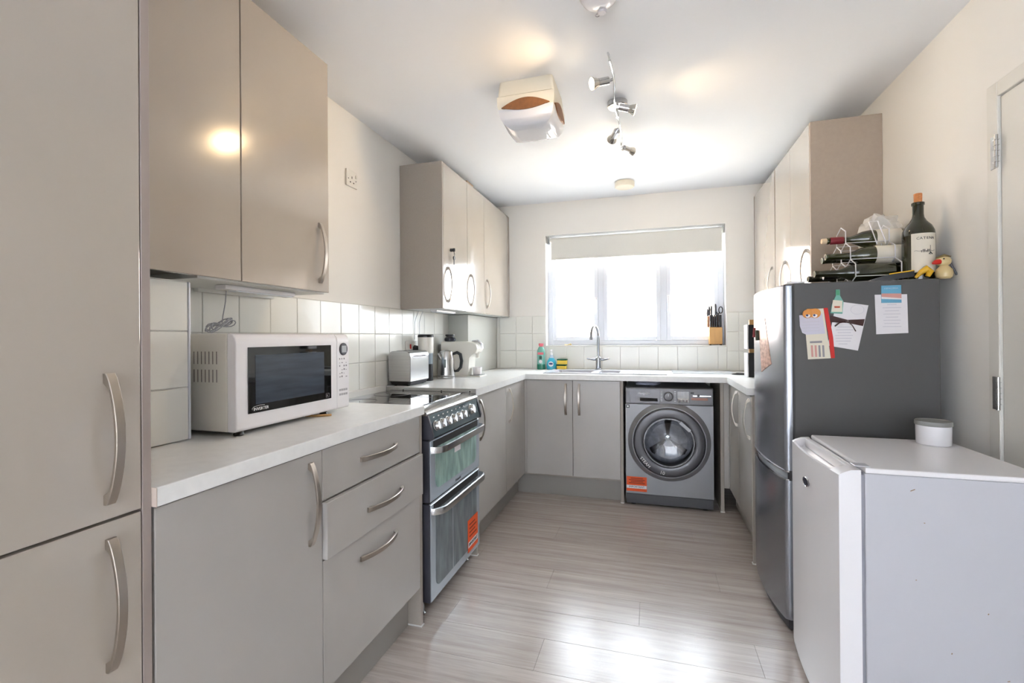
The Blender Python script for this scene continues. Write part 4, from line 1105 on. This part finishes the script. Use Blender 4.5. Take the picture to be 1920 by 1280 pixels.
wine(cells[1][0], cells[1][1]-.005, .735, 'screw', 'black screw-capped wine bottle in the middle bottom cell of the rack', WINED, lab=False)
wine(cells[2][0], cells[2][1]-.005, .70, 'open', 'dark wine bottle lying in the far bottom cell of the rack', WINED, lab=False)
# big standing bottle
t = thing('magnum_bottle', 'large upright dark wine bottle with cork stopper and CATENA label', 'bottle', (1.016, 2.215, TZ))
c = (1.016, 2.211, TZ)
link('glass', B().lathe(c, [(.046, 0), (.051, .004), (.052, .02), (.052, .175), (.050, .195), (.042, .215), (.028, .232), (.0195, .248), (.0175, .262), (.0175, .296), (.0205, .298), (.0205, .307), (.018, .309), (.012, .309)], seg=40), WINED, t)
link('cork', B().lathe((c[0], c[1], TZ+.302), [(.0125, 0), (.013, .012), (.0135, .04), (.012, .042)], seg=20), CORK, t)
lb = B(); rings = []
for k in range(15):
    a = radians(-138+k*6.6); dx, dy = cos(a), sin(a)
    rings.append([Vector((c[0]+.0527*dx, c[1]+.0527*dy, TZ+.03)), Vector((c[0]+.0535*dx, c[1]+.0535*dy, TZ+.03)), Vector((c[0]+.0535*dx, c[1]+.0535*dy, TZ+.180)), Vector((c[0]+.0527*dx, c[1]+.0527*dy, TZ+.180))])
lo = link('label', lb.loft(rings), LABELM, t)
for i_, ch in enumerate('CATENA'):
    a = radians(-116+i_*10.5); dx, dy = cos(a), sin(a)
    text(ch, .0135, (c[0]+.0538*dx, c[1]+.0538*dy, TZ+.160), (-dy, dx, 0), (0, 0, 1), DINK, lo)
def on_label(deg, z): a = radians(deg); return (c[0]+.0539*cos(a), c[1]+.0539*sin(a), TZ+z)
b = B().tube([on_label(-128+k*6, .112+.002*sin(k*1.7)) for k in range(13)], .0006, 5)
for k in range(7): b.tube([on_label(-105+k*5, .106), on_label(-104+k*5, .112+.006*abs(sin(k*2.1)))], .0011, 5)
b.tube([on_label(-74, .096), on_label(-74, .132)], .0008, 5); b.tube([on_label(-80, .098), on_label(-74, .106), on_label(-67, .098)], .0018, 5)
link('landscape_print', b, DINK, lo)
# duck
t = thing('duck_ornament', 'cream duck ornament with red beak in front of the large bottle', 'ornament', (1.053, 2.15, TZ))
c = Vector((1.066, 2.146, TZ))
b = B().lathe(c, [(.018, 0), (.024, .006), (.027, .02), (.024, .035), (.016, .045), (.012, .05)], seg=24)
link('body', b, DUCKY, t)
tb = bmesh.new(); bmesh.ops.create_uvsphere(tb, u_segments=20, v_segments=14, radius=.021)
for v in tb.verts: v.co = Vector((v.co.x*1.15, v.co.y, v.co.z*.95))+c+Vector((-.002, 0, .066))
hd_ = link('head', B().add(tb), DUCKY, t)
link('beak', B().tube([c+Vector((-.018, -.008, .064)), c+Vector((-.032, -.012, .062)), c+Vector((-.042, -.014, .058))], [.010, .009, .004], 12), RED, hd_)
link('eye', B().lathe((c.x-.010, c.y-.0195, c.z+.073), [(.003, 0), (.002, -.002), (0, -.0025)], 'y', 10), BLACK, hd_)
link('cap_rim', B().tube([c+Vector((-.028, -.004, .078)), c+Vector((-.005, -.012, .088)), c+Vector((.018, -.006, .082))], [.002, .0035, .002], 8), mat('olive_cap', (110, 96, 60), .6), hd_)
link('side_rod', B().tube([c+Vector((.016, -.004, .06)), c+Vector((.034, -.01, .012))], [.003, .004], 8), DGREY, t)
t = tag(link('yellow_ornament', B().tube([(.978, 2.15, TZ+.008), (.995, 2.148, TZ+.028), (1.012, 2.147, TZ+.040), (1.024, 2.148, TZ+.030), (1.016, 2.15, TZ+.012)], [.005, .010, .013, .012, .008], 12), YELLOW), 'bright yellow rubber ornament between bottle and duck', 'ornament')
b = B().loft([[Vector(p) for p in ((.84, 2.17, TZ+.001), (.84, 2.19, TZ+.001), (.84, 2.19, TZ+.008), (.84, 2.17, TZ+.008))], [Vector(p) for p in ((.90, 2.155, TZ+.003), (.90, 2.18, TZ+.003), (.90, 2.18, TZ+.026), (.90, 2.155, TZ+.026))], [Vector(p) for p in ((.975, 2.15, TZ+.014), (.975, 2.165, TZ+.014), (.975, 2.165, TZ+.036), (.975, 2.15, TZ+.036))]])
t = thing('corkscrew_case', 'black case with a yellow edge lying in front of the wine rack', 'case', (.9, 2.16, TZ))
link('case', b, BLACK, t)
link('yellow_edge', B().tube([(.895, 2.152, TZ+.026), (.93, 2.15, TZ+.031), (.972, 2.148, TZ+.036)], .0022, 8), YELLOW, t)
# milky bag
b = B(); rings = []
from mathutils import noise as _n
for i in range(9):
    u = i/8; ring = []
    for k in range(20):
        a = 2*pi*k/20
        p = Vector((.925+.13*u, 2.475+.045*sin(a), 1.64+.03*u+.045*cos(a)*(.9+1.0*sin(pi*min(1, u*.8+.12)))))
        p += Vector((_n.noise(p*30), _n.noise(p*30+Vector((5, 0, 0))), _n.noise(p*25+Vector((0, 9, 0)))))*.032
        ring.append(p)
    rings.append(ring)
tag(link('plastic_bag', b.loft(rings), BAGM, ang=20), 'milky translucent bag lying over the back of the wine rack', 'bag')

# ================================================================ MINI FRIDGE
t = thing('mini_fridge', 'small white under-counter fridge at the right edge of the photo', 'fridge', (.78, 1.77, 0))
KY0, KY1, KX0, KX1 = 1.552, 2.012, .583, 1.003
link('body', bx(KX0, KX1, KY0, KY1, .015, .806, bev=.003, seg=2), WHITEA, t)
tp = link('top_slab', bx(KX0, KX1+.004, KY0-.003, KY1+.003, .8065, .8215, bev=.004, seg=2), WHITEP, t)
def kfx(y, base):
    u = (y-KY0)/(KY1-KY0); return base-.014*max(0, sin(pi*u))
def door_ring(y, full):
    f = kfx(y, .519)
    if full: top = [(f, .797), (f+.010, .804), (f+.03, .812), (.574, .814)]
    else: top = [(f, .797), (f+.006, .799), (f+.010, .780), (f+.036, .782)]
    return [Vector((.574, y, .022)), Vector((f+.012, y, .022)), Vector((f+.002, y, .03)), Vector((f, y, .05))]+[Vector((p[0], y, p[1])) for p in top]+[Vector((.574, y, top[-1][1] if full else .782))]
n = 24; rings = []
ys_ = [KY0+.001]+[KY0+.001+.02*q for q in (1,)]
prev_full = True
for k in range(n+1):
    y = KY0+.001+(KY1-KY0-.002)*k/n
    full = (k <= 2) or (k >= n-1)
    if full != prev_full: rings.append(door_ring(y-.0004, prev_full))
    rings.append(door_ring(y, full)); prev_full = full
dk = link('door', B().loft(rings), WHITEP, t, ang=40)
link('top_trim', bx(.556, .574, KY0+.045, KY1-.022, .782, .8135, bev=.003, seg=2), WHITEP, dk)
link('gasket', bx(.574, .583, KY0+.006, KY1-.006, .03, .80), mat('grey_gasket', (150, 150, 158), .6), t)
link('hinge_plate', bx(.562, .60, KY0+.01, KY0+.045, .8215, .8245, bev=.001), WHITEA, t)
lx = kfx(1.79, .519)
lg = link('badge', B().lathe((lx+.0015, 1.795, .703), [(1, 0), (1, -.003), (.9, -.0045), (0, -.0045)], 'x', 28, sx=.029, sy=.0145), mat('navy_badge', (34, 36, 66), .25), dk, label='dark blue oval badge')
# fix: the profile radius is scaled, lift ring
link('badge_ring', B().tube([(lx-.0025, 1.795+.029*cos(a*pi/16), .703+.0145*sin(a*pi/16)) for a in range(32)], .0012, 6, closed=True), CHROME, dk)
for yy in (KY0+.04, KY1-.04):
    for xx in (.62, .96): link('foot', B().lathe((xx, yy, 0), [(.018, 0), (.018, .006), (.01, .016)], seg=14), BLACK, t)
b = B()
for (x, z, l, an) in ((.69, .765, .012, .5), (.95, .765, .012, -1), (.72, .68, .003, 0), (.86, .45, .004, 1), (.70, .52, .003, .3), (.78, .33, .004, 1.2), (.90, .28, .006, .4)):
    b.tube([(x, KY0-.0002, z), (x+l*cos(an), KY0-.0002, z+l*sin(an))], .0011, 5)
link('scuff_mark', b, mat('scuff_brown', (150, 122, 92), .8), t)
t = thing('round_tub', 'small round white tub with grey lid on top of the mini fridge', 'tub', (.935, 1.945, .8215))
c = (.932, 1.945, .8215)
link('tub', B().lathe(c, [(.044, 0), (.047, .003), (.048, .066)], seg=36), WHITEP, t)
link('lid', B().lathe((c[0], c[1], .8875), [(.0495, 0), (.0505, .002), (.0505, .014), (.048, .016), (.046, .0135), (0, .0135)], seg=36), GREYLID, t)

# ================================================================ CEILING THINGS
t = thing('ceiling_fan_unit', 'boxy cream ceiling extractor with amber side vents and glossy cover', 'extractor', (-.535, 2.185, 2.38))
def sq(x0, x1, y0, y1, r, z): return rrect(x0, x1, y0, y1, r, z, 4)
link('mounting_box', B().loft([sq(-.66, -.41, 2.062, 2.31, .012, 2.3795), sq(-.669, -.401, 2.055, 2.317, .014, 2.3095)]), FANW, t)
hx0, hx1, hy0, hy1 = -.670, -.400, 2.054, 2.318
cv = B(); rings = []
N_ = 20
def cover_ring(z, ins, bow):
    pts = []
    x0, x1, y0, y1 = hx0+ins, hx1-ins, hy0+ins, hy1-ins
    for (xa, ya, xb, yb, nx, ny) in ((x0, y0, x1, y0, 0, 1), (x1, y0, x1, y1, -1, 0), (x1, y1, x0, y1, 0, -1), (x0, y1, x0, y0, 1, 0)):
        for k in range(N_):
            u = k/N_; o = -bow*(sin(pi*u))
            pts.append(Vector((xa+(xb-xa)*u-nx*0+nx*o*-1*0+nx*bow*sin(pi*u), ya+(yb-ya)*u+ny*bow*sin(pi*u), z)))
    return pts
link('lower_case', B().loft([cover_ring(2.3075, 0, 0), cover_ring(2.262, .002, 0.0), cover_ring(2.235, .012, .0)]), FANW, t)
link('gloss_cover', B().loft([cover_ring(2.250, .004, -.0), cover_ring(2.215, .012, -.002), cover_ring(2.192, .026, -.006), cover_ring(2.178, .048, -.009), cover_ring(2.172, .075, -.01)]), FANG, t)
def lens(cx_, cz_, hw, hh1, hh2, n=18):
    top = [(cx_-hw+2*hw*k/n, cz_+hh1*sin(pi*k/n)) for k in range(n+1)]
    bot = [(cx_+hw-2*hw*k/n, cz_-hh2*sin(pi*k/n)) for k in range(1, n)]
    return top+bot
lz = 2.254
for side in ('y', 'x'):
    cc = (hx0+hx1)/2 if side == 'y' else (hy0+hy1)/2
    P2 = lens(cc, lz, .113, .034, .016); b = B()
    tb = bmesh.new()
    fr_, bk_ = [], []
    for (a_, z_) in P2:
        push = 0 if z_ > 2.262 else -(2.262-z_)*.25
        if side == 'y': fr_.append(tb.verts.new((a_, hy0-.006-push, z_))); bk_.append(tb.verts.new((a_, hy0+.02, z_)))
        else: fr_.append(tb.verts.new((hx1+.006+push, a_, z_))); bk_.append(tb.verts.new((hx1-.02, a_, z_)))
    tb.faces.new(fr_); tb.faces.new(bk_[::-1])
    for k in range(len(P2)): tb.faces.new([fr_[k], fr_[(k+1) % len(P2)], bk_[(k+1) % len(P2)], bk_[k]])
    b.add(tb); link('amber_vent', b, AMBER, t)

t = thing('spotlight_bar', 'brushed metal ceiling spotlight bar with four heads', 'ceiling light', (-.147, 2.4, 2.38))
link('ceiling_rose', B().lathe((-.147, 2.41, 2.3798), [(.05, 0), (.05, -.022), (.046, -.026), (0, -.026)], seg=36), STEEL, t)
pts = []
for k in range(41):
    u = k/40; pts.append((-.145+.006*sin(u*pi*3.2), 1.90+.86*u, 2.302+.006*sin(u*pi*4)))
link('bar', B().tube(pts, .0052, 10), CHROME, t)
b = B().tube([(-.145, 1.90, 2.302), (-.1455, 1.865, 2.304), (-.149, 1.87, 2.315), (-.148, 1.90, 2.318)], .004, 8)
link('bar_end', b, CHROME, t)
link('stem', B().cyl((-.147, 2.41, 2.354), (-.147, 2.41, 2.302), .008, seg=12), STEEL, t)
def spot(base, aim, lit, power):
    base = Vector(base); d = Vector(aim).normalized()
    p0 = base+d*.018; 
    h = link('spot_head', B().tube([p0, p0+d*.045], [.0165, .0165], 20), STEEL, t)
    link('neck', B().cyl(base, p0+d*.01, .006, seg=10), CHROME, h)
    rings_ = [(.0165, .046), (.0175, .05), (.026, .072), (.0265, .076)]
    b = B().tube([p0+d*q for _, q in rings_], [r for r, _ in rings_], 24)
    link('reflector', b, BULBD, h)
    link('lamp_face', B().tube([p0+d*.0762, p0+d*.0785], [.0245, .022], 24), BULB, h)
    ld_ = bpy.data.lights.new('spot_light', 'SPOT'); ld_.energy = power; ld_.color = (1.0, .70, .38); ld_.spot_size = radians(112); ld_.spot_blend = .85; ld_.shadow_soft_size = .018
    lo_ = bpy.data.objects.new('spot_light', ld_); COL.objects.link(lo_); lo_.location = p0+d*.082-origin(t)
    lo_.rotation_euler = d.to_track_quat('-Z', 'Y').to_euler(); lo_.parent = t
spot((-.145, 2.03, 2.292), (-.86, -.42, -.26), True, 8.5)
spot((-.147, 2.25, 2.285), (.9, .18, -.24), True, 4.8)
spot((-.15, 2.50, 2.285), (-.42, .9, -.22), False, 3)
spot((-.146, 2.75, 2.285), (.6, .8, -.05), False, 3)

t = thing('smoke_alarm', 'round white domed smoke alarm at the top edge of the photo', 'alarm', (-.156, 1.607, 2.38))
link('base', B().lathe((-.156, 1.612, 2.3798), [(.068, 0), (.068, -.018), (.064, -.022)], seg=40), WHITEP, t)
link('dome', B().lathe((-.156, 1.612, 2.3578), [(.063, 0), (.058, -.012), (.045, -.022), (.022, -.027), (0, -.028)], seg=40), WHITEP, t)
link('sensor', B().lathe((-.15, 1.65, 2.345), [(.016, 0), (.016, -.016), (.013, -.02), (0, -.02)], seg=24), mat('grey_cap', (200, 196, 198), .4), t)
link('test_ring', B().tube([(-.168+.007*cos(a*pi/8), 1.672+.007*sin(a*pi/8), 2.336) for a in range(16)], .0015, 6, closed=True), INK, t)
tag(link('heat_detector', B().lathe((-.175, 3.68, 2.3798), [(.072, 0), (.074, -.006), (.074, -.034), (.068, -.040), (0, -.041)], seg=40), FANW), 'flat round white detector on the ceiling near the window', 'detector')

# ================================================================ WINDOW END SMALL THINGS
t = thing('dish_soap', 'green washing-up liquid bottle with pink cap left of the sink', 'bottle', (-.903, 3.96, .917))
c = (-.903, 3.955, .917)
def oval(c, prof, sx, sy, seg=28): return B().lathe(c, prof, seg=seg, sx=sx, sy=sy)
link('lower_body', oval(c, [(.034, 0), (.037, .004), (.036, .045)], 1, .6), GREENB, t)
link('upper_body', oval((c[0], c[1], .962), [(.036, 0), (.034, .05), (.036, .09), (.033, .12), (.022, .145), (.014, .152)], 1, .6), GREENL, t)
link('cap', B().lathe((c[0], c[1], 1.114), [(.015, 0), (.016, .004), (.021, .012), (.021, .026), (.018, .028)], seg=20), PINK, t)
link('round_label', B().lathe((c[0], c[1]-.0225, .985), [(.015, 0), (.015, -.001), (0, -.001)], 'y', 24), PAPER, t)
link('red_label', bx(c[0]-.025, c[0]+.025, c[1]-.0225, c[1]-.021, 1.045, 1.065, bev=.0005), PINK, t)
link('dark_label', bx(c[0]-.012, c[0]+.012, c[1]-.0235, c[1]-.021, 1.005, 1.034, bev=.0005), mat('label_green', (20, 74, 60), .4), t)
t = thing('hand_wash', 'blue hand wash bottle with clear pump beside the green bottle', 'bottle', (-.812, 3.955, .917))
c = (-.812, 3.955, .917)
link('body', oval(c, [(.038, 0), (.042, .004), (.043, .04), (.036, .075), (.02, .10)], 1, .6), BLUEB, t)
link('shoulder', oval((c[0], c[1], 1.017), [(.02, 0), (.013, .016), (.013, .026)], 1, .7), PBLUE, t)
link('pump', B().lathe((c[0], c[1], 1.043), [(.013, 0), (.013, .014), (.006, .018), (.006, .034), (.011, .036), (.010, .046)], seg=18), WHITEP, t)
link('pump_nozzle', B().cyl((c[0], c[1], 1.083), (c[0]-.004, c[1]-.03, 1.081), .004, seg=8), WHITEP, t)
link('white_label', B().lathe((c[0], c[1]-.0265, .965), [(.022, 0), (.022, -.0012), (0, -.0012)], 'y', 24), PAPER, t)
link('blue_oval', B().lathe((c[0], c[1]-.028, .968), [(1, 0), (1, -.001), (0, -.001)], 'y', 24, sx=.018, sy=.009), NAVY, t)
for k, lab in enumerate(('yellow sponge with green scouring face, lower one of the two by the sink', 'yellow sponge with green scouring face, upper one of the two by the sink')):
    z = .917+k*.046; t = thing('sponge', lab, 'sponge', (-.72, 3.95, z), 'washing-up sponges by the sink')
    dx = .004*k
    link('foam', bx(-.762+dx, -.682+dx, 3.925, 3.98, z+.0002, z+.034, bev=.003), SPONGE, t)
    link('scourer', bx(-.764+dx, -.680+dx, 3.924, 3.981, z+.034, z+.0455, bev=.002), SCOUR, t)
t = thing('gold_brush', 'little gold-coloured trinket lying on the window sill', 'ornament', (-.69, YB+.03, WZ0+.004))
t_b = B().tube([(-.715, YB+.012, WZ0+.012), (-.69, YB+.012, WZ0+.009), (-.672, YB+.012, WZ0+.014), (-.660, YB+.014, WZ0+.018), (-.654, YB+.014, WZ0+.010), (-.664, YB+.014, WZ0+.008)], [.003, .003, .004, .005, .004, .003], 8)
link('trinket', t_b, mat('dull_gold', (198, 172, 100), .35, .6), t)

# worktop saver and dark tray right of the drainer
tag(link('worktop_saver', bx(.165, .60, 3.70, 4.005, .9172, .9232, bev=.0015), mat('pale_glass_board', (214, 220, 226), .08)), 'pale glass worktop saver lying right of the sink drainer', 'board')
tag(link('dark_knife', B().loft([[Vector(p) for p in ((.565, 3.66, .919), (.565, 3.675, .919), (.565, 3.675, .923), (.565, 3.66, .923))], [Vector(p) for p in ((.60, 3.65, .9175), (.60, 3.69, .9175), (.60, 3.69, .931), (.60, 3.65, .931))], [Vector(p) for p in ((.74, 3.655, .9175), (.74, 3.685, .9175), (.74, 3.685, .924), (.74, 3.655, .924))]]), BLACK), 'flat black utensil lying in the right worktop corner', 'utensil')
# stacked boxes by the fridge
t = thing('wooden_stand', 'pale wooden stand holding two white-fronted dark boxes beside the fridge', 'stand', (.69, 3.5, .917))
link('upright', bx(.652, .70, 3.50, 3.53, .917, 1.305, bev=.002), WOOD, t)
for z, lab in ((.9185, 'lower'), (1.108, 'upper')):
    bxo = link('dark_box', bx(.636, .72, 3.45, 3.499, z, z+.162, bev=.001), BLACK, t)
    link('white_front', bx(.6285, .6355, 3.45, 3.56, z-.001, z+.162, bev=.0008), WHITEP, bxo)

# knife block
t = thing('knife_block', 'pale wooden knife block on the window sill', 'knife block', (.51, YB+.06, WZ0+.004))
KB = (.463, .560, YB+.018, YB+.088); zb = WZ0+.004
link('block', bx(*KB, zb+.008, zb+.145, bev=.003, seg=2), WOOD, t)
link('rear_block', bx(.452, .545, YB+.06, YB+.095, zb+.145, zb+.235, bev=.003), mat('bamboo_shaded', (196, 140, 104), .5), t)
for xx in (.472, .551):
    for yy in (YB+.026, YB+.08): link('foot', B().lathe((xx, yy, zb), [(.006, 0), (.006, .0085)], seg=10), BLACK, t)
for k in range(6):
    x = .474+k*.0152
    t = thing('steak_knife', ('leftmost', 'second from left', 'third from left', 'third from right', 'second from right', 'rightmost')[k]+' short black-handled knife in the front row of the knife block', 'knife', (x, YB+.035, zb+.145), 'steak knives in the front row of the knife block')
    link('handle', bx(x-.0062, x+.0062, YB+.026, YB+.044, zb+.146, zb+.245, bev=.003, seg=2), BLACK, t)
for k, (x, h) in enumerate(((.456, .30), (.470, .318), (.486, .322), (.517, .335))):
    t = thing('kitchen_knife', ('leftmost', 'second from left', 'third from left', 'tallest')[k]+' large black-handled knife in the back of the knife block', 'knife', (x, YB+.07, zb+.235), 'large knives at the back of the knife block')
    link('handle', B().loft([[Vector((x+u*.0068*s_, YB+.074+v*.011*s_, z)) for u, v in ((-1, -1), (1, -1), (1, 1), (-1, 1))] for z, s_ in ((zb+.2355, .8), (zb+.25, 1), (zb+h-.02, 1), (zb+h, .6))]), DGREY, t)
t = thing('scissors', 'kitchen scissors with looped handle standing in the knife block', 'scissors', (.545, YB+.075, zb+.24))
lp = B().tube([(.556+.014*cos(a*pi/10), YB+.074, zb+.285+.026*sin(a*pi/10)) for a in range(20)], .0036, 8, closed=True)
lp.tube([(.545, YB+.074, zb+.262), (.535, YB+.074, zb+.248), (.535, YB+.074, zb+.2355)], .004, 8)
lp.tube([(.524+.0, YB+.074, zb+.27), (.535, YB+.074, zb+.25)], .0035, 8)
link('loop_handle', lp, BLACK, t)

# ================================================================ OUTSIDE
tag_ = struct('patio_ground', bx(-9, 9, YB+.32, 16, -.35, -.15), PAVE)
t = thing('neighbour_house', 'pale brick house seen faintly through the kitchen window', 'building', (-2, 10, -.15))
def brick_mat():
    m = bpy.data.materials.new('pale_brickwork'); m.use_nodes = True; nt = m.node_tree; b = nt.nodes['Principled BSDF']
    tc = nt.nodes.new('ShaderNodeTexCoord'); mp = nt.nodes.new('ShaderNodeMapping'); br = nt.nodes.new('ShaderNodeTexBrick')
    mp.inputs['Rotation'].default_value = (radians(90), 0, 0)
    nt.links.new(tc.outputs['Object'], mp.inputs['Vector']); nt.links.new(mp.outputs['Vector'], br.inputs['Vector'])
    br.inputs['Scale'].default_value = 4.4; br.inputs['Color1'].default_value = (*lin((200, 176, 160)), 1); br.inputs['Color2'].default_value = (*lin((216, 196, 180)), 1); br.inputs['Mortar'].default_value = (*lin((232, 228, 220)), 1)
    nt.links.new(br.outputs['Color'], b.inputs['Base Color']); b.inputs['Roughness'].default_value = .9
    return m
BRK = brick_mat()
link('wall', bx(-7.5, 1.4, 9.5, 9.8, -.15, 3.0), BRK, t)
link('string_course', bx(-7.5, 1.45, 9.44, 9.5, 1.85, 1.93), RENDER, t)
for xa, za in ((-3.6, 2.25), (-3.6, .7), (-1.2, .5)):
    w_ = link('window', bx(xa, xa+.9, 9.46, 9.5, za, za+.85), UPVC, t)
    link('pane', bx(xa+.06, xa+.84, 9.45, 9.46, za+.06, za+.79), mat('far_glass', (150, 164, 180), .1), w_)
link('roof', B().prism([(9.3, 3.0), (9.8, 3.0), (12.5, 3.9), (12.4, 4.0)], 'x', -7.7, 1.6), ROOFM, t)
t = thing('garden_wall', 'low brick garden wall seen through the right window pane', 'wall', (3, 8, -.15))
link('brickwork', bx(.3, 7, 8.0, 8.2, -.15, 1.25), BRK, t)
link('coping', bx(.28, 7, 7.97, 8.23, 1.25, 1.31), RENDER, t)
